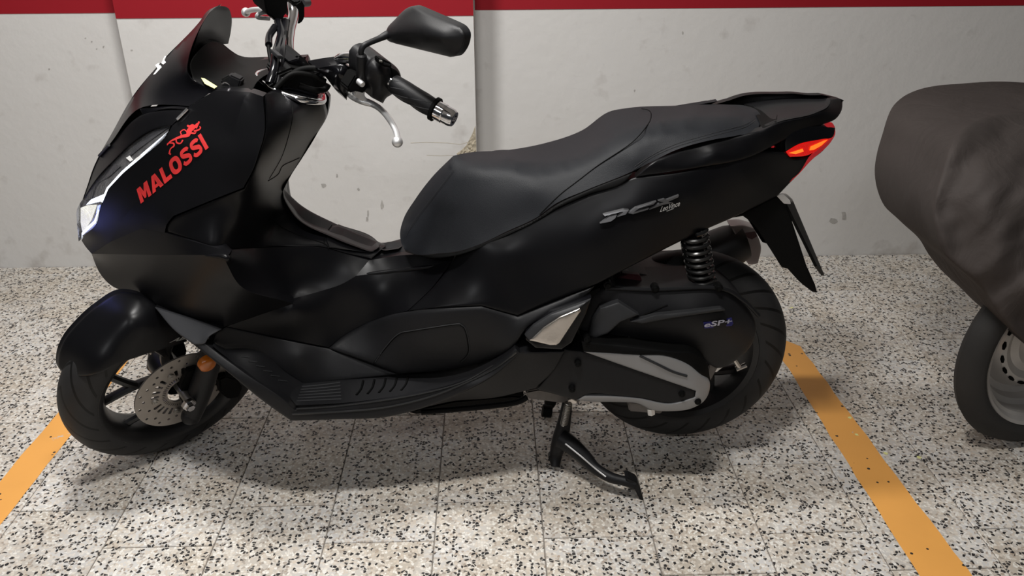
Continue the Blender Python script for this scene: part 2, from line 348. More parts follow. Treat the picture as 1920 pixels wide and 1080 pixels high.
def inside(poly, q):
    x, y = q[:, 0], q[:, 1]; c = np.zeros(len(q), bool); n = len(poly)
    for i in range(n):
        x1, y1 = poly[i]; x2, y2 = poly[(i + 1) % n]
        k = ((y1 > y) != (y2 > y)); xi = (x2 - x1) * (y - y1) / ((y2 - y1) if y2 != y1 else 1e-12) + x1
        c ^= k & (x < xi)
    return c
def plate_data(loops, fn, n, th):
    """flat plate with holes: 2d loops -> 3d by fn, thickness th against normal n"""
    pts, tr = cdt(loops); A = [np.array(fn(*p)) for p in pts]; n = np.array(n, float)
    k = len(A); V = A + [a - n * th for a in A]
    Fc = [list(t) for t in tr] + [[i + k for i in t[::-1]] for t in tr]
    cnt = {}
    for t in tr:
        for i in range(3):
            e = (t[i], t[(i + 1) % 3]); cnt[tuple(sorted(e))] = None if tuple(sorted(e)) in cnt else e
    for e in cnt.values():
        if e: Fc.append([e[1], e[0], e[0] + k, e[1] + k])
    return V, Fc
def plate(name, loops, fn, n, th, mt, parent, angle=30):
    v, f = plate_data(loops, fn, n, th); return fix_normals(mk(name, v, f, mt, parent, angle))
def prism(name, px, lat, th, mt, parent, fr=FS, bev=0.0, mirror=False, angle=30):
    """pixel outline on the plane at lateral lat, thickness th towards the mid plane"""
    o = plate(name, [px], lambda x, y: fr.pt(x, y, lat), fr.n, th, mt, parent, angle)
    if bev:
        b = bmesh.new(); b.from_mesh(o.data); bmesh.ops.remove_doubles(b, verts=b.verts, dist=1e-5)
        ed = [e for e in b.edges if len(e.link_faces) == 2 and e.calc_face_angle() > 0.6]
        bmesh.ops.bevel(b, geom=ed, offset=bev, segments=2, affect='EDGES', clamp_overlap=True); b.to_mesh(o.data); b.free()
        o.data.shade_smooth(); o.data.set_sharp_from_angle(angle=math.radians(angle))
    if mirror: mirrored(o, fr)
    return o
def mirrored(o, fr):
    me = o.data.copy(); co = np.array([fr.mirror(np.array(v.co)) for v in me.vertices]).ravel()
    me.vertices.foreach_set('co', co); me.flip_normals(); me.update()
    c = o.copy(); c.data = me; COL.objects.link(c); return c

# ------------------------------------------------------------------ curved panels
SURF = {}
def SH(p): return [(*q[:3], 1) for q in p]
class TPS:
    def __init__(s, xy, z, reg=2e-3):
        s.c = xy; n = len(xy); K = s.U(xy, xy) + np.eye(n) * reg; Pm = np.c_[np.ones(n), xy]
        A = np.zeros((n + 3, n + 3)); A[:n, :n] = K; A[:n, n:] = Pm; A[n:, :n] = Pm.T
        s.w = np.linalg.lstsq(A, np.r_[z, 0, 0, 0], rcond=None)[0]
    @staticmethod
    def U(a, b):
        d2 = ((a[:, None] - b[None]) ** 2).sum(2); return np.where(d2 > 1e-12, d2 * np.log(d2 + 1e-12), 0)
    def __call__(s, q): return s.U(q, s.c) @ s.w[:-3] + np.c_[np.ones(len(q)), q] @ s.w[-3:]
def outline(pts, step):
    n = len(pts); A = [np.array(p[:3], float) for p in pts]; sharp = [len(p) > 3 for p in pts]; out = []
    for i in range(n):
        p1, p2 = A[i], A[(i + 1) % n]
        p0 = p1 - (p2 - p1) if sharp[i] else A[i - 1]; p3 = p2 + (p2 - p1) if sharp[(i + 1) % n] else A[(i + 2) % n]
        d = np.linalg.norm((p2 - p1)[:2]); k = max(1, int(round(d / step)))
        # limit tangents by segment length (keeps uneven spacing from overshooting)
        def tan(a, b, c):
            da, db = np.linalg.norm((b - a)[:2]) + 1e-9, np.linalg.norm((c - b)[:2]) + 1e-9
            return ((b - a) / da * db + (c - b) / db * da) / (da + db)
        m1, m2 = tan(p0, p1, p2) * d, tan(p1, p2, p3) * d
        for j in range(k):
            t = j / k; t2, t3 = t * t, t * t * t
            out.append((2 * t3 - 3 * t2 + 1) * p1 + (t3 - 2 * t2 + t) * m1 + (-2 * t3 + 3 * t2) * p2 + (t3 - t2) * m2)
    return np.array(out)
def seg_dist(q, poly):
    d = np.full(len(q), 1e9)
    for a, b in zip(poly, np.roll(poly, -1, 0)):
        ab = b - a; L2 = ab.dot(ab) + 1e-12; t = np.clip(((q - a) @ ab) / L2, 0, 1)
        d = np.minimum(d, np.linalg.norm(q - (a + t[:, None] * ab), axis=1))
    return d
def patch_data(o, i, fr, step, roll, rp, thick, key, off=0.0, wrinkle=None, reg=2e-3, mirror=False):
    B = outline(o, step); b2 = B[:, :2]
    sub = B[::max(1, len(B) // 240)]
    ctl = np.vstack([sub] + ([np.array([p[:3] for p in i], float)] if i else []))
    cen = ctl[:, :2].mean(0); S = 200.0
    f = TPS((ctl[:, :2] - cen) / S, ctl[:, 2], reg)
    Lf = lambda q: f((np.atleast_2d(q) - cen) / S)
    if key: SURF.setdefault(key, []).append((b2, Lf))
    mn, mx = b2.min(0), b2.max(0); g = []
    y = mn[1]; r = 0
    while y < mx[1]:
        x = mn[0] + (step / 2 if r % 2 else 0)
        while x < mx[0]: g.append((x, y)); x += step
        y += step * .87; r += 1
    g = np.array(g) if g else np.zeros((0, 2))
    if len(g): g = g[inside(b2, g)]
    if len(g): g = g[seg_dist(g, b2) > (max(rp, 0) + .55 * step)]
    extra = []
    if roll:
        t = np.roll(b2, -1, 0) - np.roll(b2, 1, 0); nn = np.c_[t[:, 1], -t[:, 0]]; nn /= np.linalg.norm(nn, axis=1)[:, None] + 1e-9
        for fct in (.12, .4, 1.0):
            for sg in (1, -1):
                q = b2 + sg * nn * rp * fct; q = q[inside(b2, q)]
                if len(q): extra.append(q[seg_dist(q, b2) > rp * fct * .88])
    pts = np.vstack([b2] + extra + ([g] if len(g) else []))
    n = len(b2)
    R_ = delaunay_2d_cdt([Vector(map(float, p)) for p in pts], [(k, (k + 1) % n) for k in range(n)], [], 1, 1e-5)
    q = np.array([[v.x, v.y] for v in R_[0]]); tr = [list(t) for t in R_[2]]
    Lq = Lf(q); d = seg_dist(q, b2)
    bi = np.array([np.argmin(((b2 - p) ** 2).sum(1)) for p in q]); onb = d < 1e-3
    if reg < .01: Lq[onb] = B[bi[onb], 2]
    if roll:
        s = np.clip(d / rp, 0, 1); Lq = Lq - roll * (1 - np.sqrt(np.maximum(0, 1 - (1 - s) ** 2)))
    if wrinkle is not None: Lq = Lq + wrinkle(q, d)
    V = [fr.pt(p[0], p[1], l + off) for p, l in zip(q, Lq)]
    c0 = CAM - O; F2 = []
    for t in tr:
        a, b, c = V[t[0]], V[t[1]], V[t[2]]
        F2.append(t if np.dot(np.cross(b - a, c - a), c0 - a) > 0 else t[::-1])
    if thick:
        cnt = {}
        for t in F2:
            for k in range(3):
                e = (t[k], t[(k + 1) % 3]); s = tuple(sorted(e)); cnt[s] = None if s in cnt else e
        mp = {}
        for e in [e for e in cnt.values() if e]:
            for v in e:
                if v not in mp:
                    l_ = np.dot(V[v] - (PIV if fr is FST else 0), fr.n)
                    mp[v] = len(V); V.append(V[v] - fr.n * (min(thick, max(l_, 0) * .9) if mirror else thick))
            F2.append([e[1], e[0], mp[e[0]], mp[e[1]]])
    return V, F2
def panel(name, patches, mt, parent, thick=.02, roll=.003, rp=5, step=7, mirror=True, fr=FS, key=None, off=0.0, angle=32, wrinkle=None, reg=None):
    if not isinstance(patches[0][0], list): patches = [(patches, [])]
    if reg is None: reg = .06 if len(patches) == 1 and patches[0][1] and fr in (FS, FST) else 2e-3
    v, f = join_data([patch_data(o, i, fr, step, roll, rp, thick, key, off, wrinkle, reg, mirror) for o, i in patches])
    o = mk(name, v, f, mt, parent, angle)
    if mirror: mirrored(o, fr)
    return o
def L_at(key, px, py):
    best = None
    for b, f in SURF[key]:
        d = 0 if inside(b, np.array([[px, py]], float))[0] else seg_dist(np.array([[px, py]], float), b)[0]
        if best is None or d < best[0]: best = (d, float(f([[px, py]])[0]))
    return best[1]
def on(key, px, py, off=.001, fr=FS): return fr.pt(px, py, L_at(key, px, py) + off)
def seam(key, pts, parent, r=.0011, mt='seam', off=.0, fr=FS, name='panel_seam'):
    q = curve([np.array(p, float) for p in pts], 5); return tube(name, [on(key, x, y, off, fr) for x, y in q], r, mt, parent, 6, False)
def decal(name, key, loops, mt, parent, off=.0012, th=.0008, fr=FS):
    pts, tr = cdt(loops); V = [on(key, *p, off, fr) for p in pts]; V2 = [v - fr.n * th for v in V]; k = len(V)
    Fc = []
    c0 = CAM - O
    for t in tr:
        a, b, c = V[t[0]], V[t[1]], V[t[2]]
        Fc.append(t if np.dot(np.cross(b - a, c - a), c0 - a) > 0 else t[::-1])
    cnt = {}
    for t in Fc:
        for i in range(3):
            e = (t[i], t[(i + 1) % 3]); s = tuple(sorted(e)); cnt[s] = None if s in cnt else e
    for e in [e for e in cnt.values() if e]: Fc.append([e[1], e[0], e[0] + k, e[1] + k])
    return mk(name, V + V2, Fc, mt, parent, 0)
def ribbon(pts, ws):
    """closed pixel outline of a tapering stroke"""
    q = curve([np.array([*p, w_], float) for p, w_ in zip(pts, ws)], 5); Lf, Rt = [], []
    for i, a in enumerate(q):
        t = (q[min(i + 1, len(q) - 1)] - q[max(i - 1, 0)])[:2]; t /= np.linalg.norm(t) + 1e-9; n = np.array([-t[1], t[0]])
        Lf.append(a[:2] + n * a[2] / 2); Rt.append(a[:2] - n * a[2] / 2)
    return [tuple(p) for p in Lf + Rt[::-1]]
def text_mesh(txt, bold=0.0, shear=0.0):
    cu = bpy.data.curves.new('lettering', 'FONT'); cu.body = txt; cu.offset = bold; cu.shear = shear; cu.resolution_u = 3
    o = bpy.data.objects.new('lettering', cu); COL.objects.link(o)
    dg = bpy.context.evaluated_depsgraph_get(); me = bpy.data.meshes.new_from_object(o.evaluated_get(dg))
    b = bmesh.new(); b.from_mesh(me); bmesh.ops.triangulate(b, faces=b.faces)
    bmesh.ops.subdivide_edges(b, edges=[e for e in b.edges if e.calc_length() > .25], cuts=1); bmesh.ops.triangulate(b, faces=b.faces)
    v = np.array([p.co[:2] for p in b.verts]); f = [[q.index for q in p.verts] for p in b.faces]; b.free()
    bpy.data.objects.remove(o); bpy.data.curves.remove(cu); bpy.data.meshes.remove(me)
    mn, mx = v.min(0), v.max(0); return (v - mn) / (mx - mn), f
def lettering(name, txt, quad, key, mt, parent, bold=0.0, shear=0.0, off=.0012, fr=FS):
    """quad: pixel corners bottom-left, bottom-right, top-right, top-left"""
    v, f = text_mesh(txt, bold, shear); a, b, c, d = [np.array(p, float) for p in quad]
    V = []
    for x, y in v:
        p = (1 - y) * ((1 - x) * a + x * b) + y * ((1 - x) * d + x * c); V.append(on(key, p[0], p[1], off, fr))
    c0 = CAM - O; F2 = []
    for t in f:
        A, B_, C_ = V[t[0]], V[t[1]], V[t[2]]; F2.append(t if np.dot(np.cross(B_ - A, C_ - A), c0 - A) > 0 else t[::-1])
    return mk(name, V, F2, mt, parent, 0)
def empty(name, loc, label, cat):
    o = bpy.data.objects.new(name, None); COL.objects.link(o); o.location = loc; o['label'] = label; o['category'] = cat; return o
def box_data(lo, hi):
    x0, y0, z0 = lo; x1, y1, z1 = hi
    return [(x0, y0, z0), (x1, y0, z0), (x1, y1, z0), (x0, y1, z0), (x0, y0, z1), (x1, y0, z1), (x1, y1, z1), (x0, y1, z1)], \
        [[0, 3, 2, 1], [4, 5, 6, 7], [0, 1, 5, 4], [1, 2, 6, 5], [2, 3, 7, 6], [3, 0, 4, 7]]
def struct(name, lo, hi, mt, parent=None):
    o = mk(name, *box_data(lo, hi), mt, parent, 0)
    if parent is None: o['kind'] = 'structure'
    return o

# ------------------------------------------------------------------ the garage
YW, YP = 2.88, 2.745; HC = 2.5
XL, XR = -1.18, -0.053                                # pillar edges
floor = struct('floor', (-4, -3, -.06), (4, YW + .1, -.004), ['terra', 'grout'])
fb = struct('wall_back', (-4, YW, -.06), (4, YW + .12, HC), 'wallp')
pl = struct('trim_1', (XL, YP, -.004), (XR, YW, HC), 'wallp'); pl['label'] = 'white plastered pillar standing out from the back wall'
struct('ceiling', (-4, -3, HC), (4, YW + .12, HC + .1), 'ceil')
ZS = 0.9145
def band(name, x0, x1, y, parent, label):
    o = mk(name, *box_data((x0, y - .002, ZS), (x1, y + .0005, 1.13)), 'redp', parent, 0); o['label'] = label
band('painted_band', -4, XL - .003, YW, fb, 'red painted band on the wall left of the pillar')
band('painted_band', XR + .003, 4, YW, fb, 'red painted band on the wall right of the pillar')
band('painted_band', XL, XR, YP, pl, 'red painted band around the pillar')
# broken plaster on the pillar edge
def wallpt(px, py, Y):
    d = ray(px, py); return CAM + d * (Y / d[1])
cp = [(891, 236), (886, 250), (880, 262), (874, 273), (866, 281), (856, 288), (862, 296), (876, 297), (893, 297), (893, 270)]
v, f = patch_data([(x, y, .0, 1) for x, y in cp], [], Frame(lambda px, py, L: wallpt(px, py, YP - L - .0015) - O, (0, -1, 0), None), 3, .0, 0, .002, None,
                  wrinkle=lambda q, d: .005 * (rng.random(len(q)) - .4) * (d > .5))
ch = mk('plaster_chip', [np.array(p) + O for p in v], f, 'rubble', pl, 20); ch['label'] = 'crumbled plaster on the pillar edge'
# hairline crack lines on the wall
def scratch(pts, Y, parent, r=.0007, mt='rubble'):
    tube('wall_scratch', [wallpt(*p, Y) for p in pts], r, mt, parent, 5, False)
scratch([(770, 268), (800, 267), (840, 268), (862, 271), (880, 266)], YP, pl)
scratch([(800, 291), (826, 292), (850, 291)], YP, pl)
# old scuffs on the plaster
for x, y, a, b_, Y in [(716, 385, 5, 10, YP), (688, 412, 3, 6, YP), (690, 402, 2, 9, YP), (606, 348, 6, 5, YP), (672, 355, 3, 3, YP), (632, 330, 3, 4, YP), (160, 72, 2, 2, YW), (172, 78, 2, 2, YW), (194, 88, 2, 3, YW), (181, 92, 2, 2, YW), (92, 130, 2, 2, YW), (1565, 415, 9, 7, YW), (1583, 405, 6, 9, YW), (1280, 62, 2, 3, YW), (1190, 170, 2, 3, YW), (247, 94, 3, 2, YP)]:
    V = [wallpt(x + a * math.cos(t) * random.uniform(.5, 1.2), y + b_ * math.sin(t) * random.uniform(.5, 1.2), Y - .0006) for t in np.linspace(0, 2 * math.pi, 9)[:-1]]
    mk('scuff_mark', V, [list(range(8))], 'scuff', pl if Y == YP else fb, 0)
# terrazzo tiles in running bond
TW = .239; g = .0012; tb = None
n_t = 0
for k in range(-9, 11):
    x0 = -.139 + TW * k; offy = 1.381 if k % 2 == 1 or k % 2 == -1 else 1.505
    for r in range(-3, 8):
        y0 = offy + .2395 * (r); y1 = y0 + .2395
        if y1 > YW + .02: y1 = YW
        if y0 > YW - .03 or y0 < 0.8: continue
        hx, hy = TW / 2 - g, (y1 - y0) / 2 - g
        cxm, cym = x0 + TW / 2, (y0 + y1) / 2
        key = round(y1 - y0, 3)
        if tb is None: tb = {}
        if key not in tb:
            b = .0015
            V = [(-hx, -hy, -.006), (hx, -hy, -.006), (hx, hy, -.006), (-hx, hy, -.006), (-hx, -hy, -b), (hx, -hy, -b), (hx, hy, -b), (-hx, hy, -b),
                 (-hx + b, -hy + b, 0), (hx - b, -hy + b, 0), (hx - b, hy - b, 0), (-hx + b, hy - b, 0)]
            Fq = [[8, 9, 10, 11]] + [[i, (i + 1) % 4, (i + 1) % 4 + 4, i + 4] for i in range(4)] + [[i + 4, (i + 1) % 4 + 4, (i + 1) % 4 + 8, i + 8] for i in range(4)]
            o = mk('tile', V, Fq, 'terra', floor, 0); tb[key] = o.data
        else:
            o = bpy.data.objects.new('tile', tb[key]); COL.objects.link(o); o.parent = floor
        o.location = (cxm, cym, random.uniform(-.0004, 0)); n_t += 1
for pg in floor.data.polygons:
    pg.material_index = 0
# dark bedding under the tiles shows as joints
mk('tile_bedding', [(-2.28, .81, -.0035), (2.48, .81, -.0035), (2.48, YW, -.0035), (-2.28, YW, -.0035)], [[0, 1, 2, 3]], 'grout', floor, 0)
def line(label, q):
    n = 24; V = []
    for i in range(n + 1):
        t = i / n; l = (1 - t) * np.array(q[0]) + t * np.array(q[3]); r = (1 - t) * np.array(q[1]) + t * np.array(q[2])
        j = .0025
        l = l + [random.uniform(-j, j), 0]; r = r + [random.uniform(-j, j), 0]
        V += [(*l, .0004), (*r, .0004)]
    o = mk('painted_line', V, [[2 * i, 2 * i + 1, 2 * i + 3, 2 * i + 2] for i in range(n)], 'orange', floor, 0); o['label'] = label
line('orange painted parking line at the left, under the front wheel', [(-1.21, .95), (-1.122, .95), (-1.108, 2.19), (-1.186, 2.25)])
line('orange painted parking line behind the rear wheel', [(.868, .95), (.985, .95), (.942, 2.19), (.862, 2.285)])
for x, y in [(1594, 783), (1606, 815), (1660, 850), (1724, 858), (1484, 577)]:
    p = PZ(x, y, .0) + O
    s = .006; mk('paint_fleck', [(p[0] + s * math.cos(a) * random.uniform(.6, 1.2), p[1] + s * math.sin(a) * random.uniform(.6, 1.2), .0006) for a in np.linspace(0, 6.28, 8)[:-1]], [list(range(7))], 'yellow', floor, 0)

# ------------------------------------------------------------------ the scooter
sco = empty('scooter', tuple(O), 'satin black maxi scooter with red lettering parked on its centre stand before the white wall', 'scooter')

# --- added dark filler that blocks see-through and light leaks inside
def core(px, lat, th): prism('inner_filler', px, lat, th, 'deep', sco)
core([(262, 520), (250, 430), (300, 350), (400, 300), (450, 290), (470, 400), (450, 520), (430, 590), (320, 560)], .09, .18)
core([(455, 400), (480, 390), (520, 430), (600, 480), (720, 505), (760, 520), (760, 600), (700, 660), (600, 650), (430, 590)], .02, .04)
core([(760, 520), (860, 500), (1000, 440), (1180, 370), (1420, 330), (1440, 345), (1300, 420), (1150, 500), (1050, 545), (960, 580), (800, 620), (740, 600)], .09, .18)

# --- front wheel (steered)
R0, HW = .246, .054
WC = st(*(np.array([.065, 0, R0 + .0])))              # steered axle centre
WC = PIV + RM @ (np.array([-math.cos(RHO), 0, math.sin(RHO)]) * .038)
def wheel(root, c, ax, R, hw, rimr, mt_rub):
    """tyre: lathe about axle ax; rim shell"""
    prof, uvv = [], []
    N_ = 24
    for i in range(N_ + 1):
        a = -math.pi * .62 + i / N_ * math.pi * 1.24
        r = (R - hw * .92) + hw * .92 * math.cos(a); y = hw * math.sin(a)
        prof.append((max(r, rimr), y)); uvv.append(2 * i / N_ - 1)
    seg = 96; V, Fc = lathe_data(prof, c, ax, seg)
    uv = []
    for i in range(N_):
        for k in range(seg):
            uv += [(k / seg, uvv[i]), ((k + 1) / seg, uvv[i]), ((k + 1) / seg, uvv[i + 1]), (k / seg, uvv[i + 1])]
    o = mk('tyre', V, Fc, mt_rub, root, 60, uv)
    b = bmesh.new(); b.from_mesh(o.data); bmesh.ops.recalc_face_normals(b, faces=b.faces); b.to_mesh(o.data); b.free()
    y1 = prof[0][1]
    rim = lathe('wheel_rim', [(rimr + .004, -abs(y1) - .002), (rimr + .010, -abs(y1) + .004), (rimr, -abs(y1) + .012), (rimr - .012, -.02), (rimr - .012, .02), (rimr, abs(y1) - .012), (rimr + .010, abs(y1) - .004), (rimr + .004, abs(y1) + .002),
                 (rimr - .008, abs(y1) - .004), (rimr - .022, .022), (rimr - .022, -.022), (rimr - .008, -abs(y1) + .004)], c, ax, 'rim', root, 72, True)
    return o, rim
fw = mk('front_wheel', *lathe_data([(.030, -.05), (.034, -.03), (.034, .03), (.030, .05)], WC, NST, 24), 'rim', sco, 40)
wheel(fw, WC, NST, R0, HW, .178, 'rub')
U0 = RM @ np.array([-1.0, 0, 0]); V0 = RM @ np.array([0, 0, 1.0])
def wl(u, v, a): return WC + U0 * u + V0 * v + NST * a
for k in range(5):
    for s in (-1, 1):
        a = math.radians(18 + 72 * k); a1 = a + s * math.radians(4); a2 = a + s * math.radians(16)
        tube('spoke', [wl(.028 * math.cos(a1), .028 * math.sin(a1), .012), wl(.085 * math.cos(a), .085 * math.sin(a), .018), wl(.162 * math.cos(a2), .162 * math.sin(a2), .006)], [.017, .0125, .0125], 'rim', fw, 8, True, .8)
# brake disc with drilled holes
def circ(cx, cy, r, n=10): return [(cx + r * math.cos(2 * math.pi * i / n), cy + r * math.sin(2 * math.pi * i / n)) for i in range(n)]
loops = [circ(0, 0, .110, 72), circ(0, 0, .034, 36)]
for k in range(30):
    a = 2 * math.pi * k / 30; rr = (.100, .090)[k % 2] if k % 5 != 4 else .083
    loops.append(circ(rr * math.cos(a), rr * math.sin(a), .0036, 8))
for k in range(5):
    for j in range(4):
        a = math.radians(72 * k + 16 + j * 13.5); c_, s_ = math.cos(a), math.sin(a)
        loops.append([(c_ * r - s_ * w_, s_ * r + c_ * w_) for r, w_ in ((.054, -.003), (.072, -.0042), (.074, 0), (.072, .0042), (.054, .003))])
for k in range(48):
    a = 2 * math.pi * k / 48; c_, s_ = math.cos(a), math.sin(a)
    loops.append([(c_ * r - s_ * w_, s_ * r + c_ * w_) for r, w_ in ((.038, -.0013), (.047, -.0013), (.047, .0013), (.038, .0013))])
dsk = plate('brake_disc', loops, lambda x, y: wl(x, y, .070), NST, .004, 'disc', sco)
dsk['label'] = 'drilled steel brake disc'
for k in range(5):
    a = math.radians(72 * k + 3); lathe('disc_bolt', [(.0001, .006), (.004, .006), (.004, .004), (.008, .004), (.0085, 0), (.0085, -.006)], wl(.064 * math.cos(a), .064 * math.sin(a), .071), NST, 'steel', dsk, 12)
# fork
def fork(s):
    f1 = [ST(404, 640, .098), ST(390, 690, .098), ST(372, 742, .098), ST(358, 786, .098)]
    if s < 0: f1 = [mir_st(p) for p in f1]
    return tube('fork_leg', f1, [.024, .026, .027, .020], 'fascia', sco, 16)
fl = fork(1); fork(-1)
ball('fork_foot', ST(357, 780, .098), .022, 'fascia', fl, 16)
lathe('axle_nut', [(.0001, .014), (.009, .014), (.0105, .011), (.0105, .004), (.016, .003), (.016, -.006)], ST(354, 759, .122), NST, 'chrome', sco, 6, angle=20)
tube('axle', [WC - NST * .11, WC + NST * .12], .011, 'steel', sco, 12)
am = lathe('side_reflector', [(.0001, .008), (.012, .007), (.0185, .003), (.02, 0), (.02, -.012)], ST(390, 684, .125), NST, 'amber', sco, 24); am['label'] = 'round amber reflector'
prism('brake_caliper', [(410, 712), (424, 705), (446, 712), (456, 728), (448, 746), (430, 750), (414, 738)], .088, .045, 'deep', sco, FST, .004)
prism('fork_bracket', [(340, 724), (352, 696), (372, 690), (380, 720), (366, 770), (346, 762)], .084, .03, 'deep', sco, FST, .003)
prism('fender_stay', [(290, 662), (300, 648), (345, 640), (352, 662), (338, 684), (312, 694), (290, 690)], -.055, .03, 'deep', sco, FST, .004)
# front fender
panel('front_fender', [([(110, 690, -.035), (109, 672, -.045), (120, 639, -.05), (146, 606, -.05), (183, 573, -.045), (228, 548, -.035), (262, 552, .0), (300, 575, .04, 1), (330, 615, .062), (352, 640, .068, 1), (327, 648, .075), (297, 657, .078), (253, 671, .078), (220, 683, .078), (190, 698, .074), (160, 705, .05), (128, 703, .0)],
      [(190, 640, .035), (240, 590, .045), (155, 660, .02), (285, 610, .068), (250, 640, .074), (200, 672, .072), (135, 665, -.008)])],
      'satin', sco, .012, .003, 4, 6, False, FST, 'fender')
lettering('safety_lettering', 'ABS', [(317, 643), (358, 634), (361, 627), (325, 635)], 'fender', 'pale', sco, .03, .3, .0012, FST)

# --- nose: screen, cowl, headlight
panel('windshield', [([(184, 294, 0, 1), (204, 272, .05), (262, 203, .10), (330, 197, .138), (354, 199, .152, 1), (380, 183, .152), (401, 169, .152, 1), (376, 159, .135), (358, 147, .125), (352, 137, .123), (353, 111, .12), (360, 86, .113), (370, 62, .103), (384, 36, .075), (397, 19, .04), (408, 11, 0, 1), (391, 19, 0), (373, 42, 0), (312, 106, 0), (251, 178, 0), (205, 258, 0)],
      [(300, 160, .075), (340, 120, .075), (270, 190, .075), (376, 50, .055)])], 'tint', sco, .004, .0, 0, 6, True, FS, 'screen')
o = panel('screen_inner_face', [([(372, 62, .101, 1), (384, 38, .073), (398, 21, .038), (409, 12, 0), (428, 15, -.05), (434, 31, -.075), (433, 58, -.09), (428, 82, -.105, 1), (400, 85, -.03), (380, 90, .04), (360, 100, .10, 1)], [(402, 55, .02), (420, 60, -.055)])], 'tint', sco, 0, 0, 0, 6, False)
for q in ([(287, 140), (300, 122), (303, 126), (291, 139)], [(291, 122), (297, 118), (301, 127), (297, 131)], [(302, 118), (309, 105), (312, 106), (308, 113), (311, 117), (306, 121)]):
    decal('screen_sticker', 'screen', [q], 'white', sco)
panel('cowl_garnish', [(262, 204, .10, 1), (330, 199, .139), (354, 201, .153, 1), (349, 206, .156, 1), (310, 204, .137), (268, 216, .105, 1)], 'gloss', sco, .01, .001, 2, 5)
panel('nose_cowl', [([(186, 293, 0, 1), (215, 262, .055), (265, 216, .103), (310, 206, .135), (350, 207, .157, 1), (322, 235, .165, 1), (287, 243, .142), (250, 266, .117), (212, 302, .087), (175, 343, .047), (156, 374, 0, 1), (166, 345, 0), (176, 315, 0)], [])], 'satin', sco, .02, .002, 3, 6)
tube('screen_edge_clip', [P(186, 292, .01), P(197, 280, .03), P(204, 272, .05)], .003, 'grey', sco, 8)
tube('cowl_strip', [P(352, 204, .163), P(343, 213, .165), P(332, 224, .168)], .0028, 'chrome', sco, 8)
# headlight
HLo = [(320, 236, .160, 1), (312, 253, .167), (270, 292, .150), (231, 325, .127), (203, 355, .102), (191, 381, .088), (187, 394, .082), (181, 419, .072), (156, 442, .028, 1), (152, 449, 0, 1), (149, 417, 0), (149, 389, 0), (156, 375, 0, 1), (175, 344, .042), (212, 303, .082), (250, 267, .112), (287, 244, .137)]
hl = panel('headlight', [(HLo, [])], 'reflector', sco, .02, 0, 0, 6, True, FS, 'lamp', -.006)
decal('smoked_section', 'lamp', [[(318, 238), (300, 250), (262, 278), (240, 296), (246, 285), (258, 270), (287, 247)]], 'smoke', hl, -.003)
decal('smoked_section', 'lamp', [[(226, 312), (206, 330), (172, 372), (160, 376), (180, 345), (214, 306)]], 'smoke', hl, -.003)
decal('daylight_strip', 'lamp', [[(161, 384), (171, 374), (195, 364), (191, 377), (178, 380)]], 'drl', hl, -.002)
decal('daylight_strip', 'lamp', [[(311, 250), (316, 246), (270, 291), (231, 324), (203, 354), (192, 380), (189, 378), (200, 352), (228, 321), (266, 288)]], 'drl', hl, -.002)
decal('low_beam_lens', 'lamp', [[(151, 390), (163, 385), (182, 384), (172, 412), (160, 430), (154, 434), (151, 417)]], 'lowbeam', hl, -.002)
decal('blue_led', 'lamp', [[(183, 386), (188, 384), (184, 396), (180, 400)]], 'ledblue', hl, -.002)
decal('led_edge', 'lamp', [[(153, 448), (156, 440), (179, 418), (186, 394), (184, 393), (176, 414), (157, 431), (153, 437)]], 'drl', hl, -.002)
for q in ([(236, 296), (243, 292), (249, 300), (244, 303)], [(252, 299), (264, 290), (267, 293), (256, 302)]):
    decal('inner_bezel', 'lamp', [q], 'white', hl, -.002)

# the lit headlight throws a little bluish light on the mudguard below it
pl_ = bpy.data.lights.new('headlight_glow', 'POINT'); pl_.energy = .15; pl_.color = (.22, .26, 1.0); pl_.shadow_soft_size = .03
po = bpy.data.objects.new('headlight_glow', pl_); COL.objects.link(po); po.parent = sco; po.location = P(147, 405, .0) + np.array([-.09, -.03, -.03])
# --- front fairing
D1 = [(354, 200, .157, 1), (380, 185, .162), (401, 170, .165, 1), (440, 171, .18), (470, 173, .19, 1), (458, 183, .2, 1), (451, 205, .205), (437, 256, .215, 1), (398, 281, .21), (300, 345, .178), (240, 398, .14), (206, 454, .10, 1), (187, 466, .07), (172, 476, .045, 1), (160, 462, .01), (153, 451, 0, 1), (157, 443, .03), (182, 420, .076), (188, 395, .086), (192, 382, .092), (204, 356, .107), (232, 326, .132), (271, 293, .157), (313, 254, .174), (323, 236, .168, 1), (351, 208, .16)]
D2 = [(470, 173, .19, 1), (493, 181, .213, 1), (495, 250, .235), (483, 292, .243), (473, 320, .243), (456, 352, .238, 1), (400, 374, .232), (325, 405, .217, 1), (312, 422, .211), (309, 436, .207, 1), (264, 429, .165, 1), (206, 454, .10, 1), (240, 398, .14), (300, 345, .178), (398, 281, .21), (437, 256, .215, 1), (451, 205, .205), (458, 183, .2, 1)]
D3 = [(206, 454, .10, 1), (264, 429, .165, 1), (309, 436, .205, 1), (360, 452, .235), (414, 467, .262, 1), (427, 480, .274, 1), (409, 479, .268), (300, 478, .19), (172, 476, .045, 1)]
D4 = [(172, 476, .045, 1), (300, 478, .19), (409, 479, .268), (427, 480, .274, 1), (424, 492, .268, 1), (445, 530, .25), (549, 569, .155, 1), (420, 613, .182, 1), (349, 591, .165), (290, 569, .13), (245, 550, .09), (208, 535, .05), (184, 507, .01), (176, 488, 0, 1)]
ff = panel('front_fairing', [(D1, []), (D2, []), (D3, []), (D4, [(320, 520, .185), (420, 545, .225)])], 'satin', sco, .03, .0, 0, 7, True, FS, 'fairing', 0, 28)
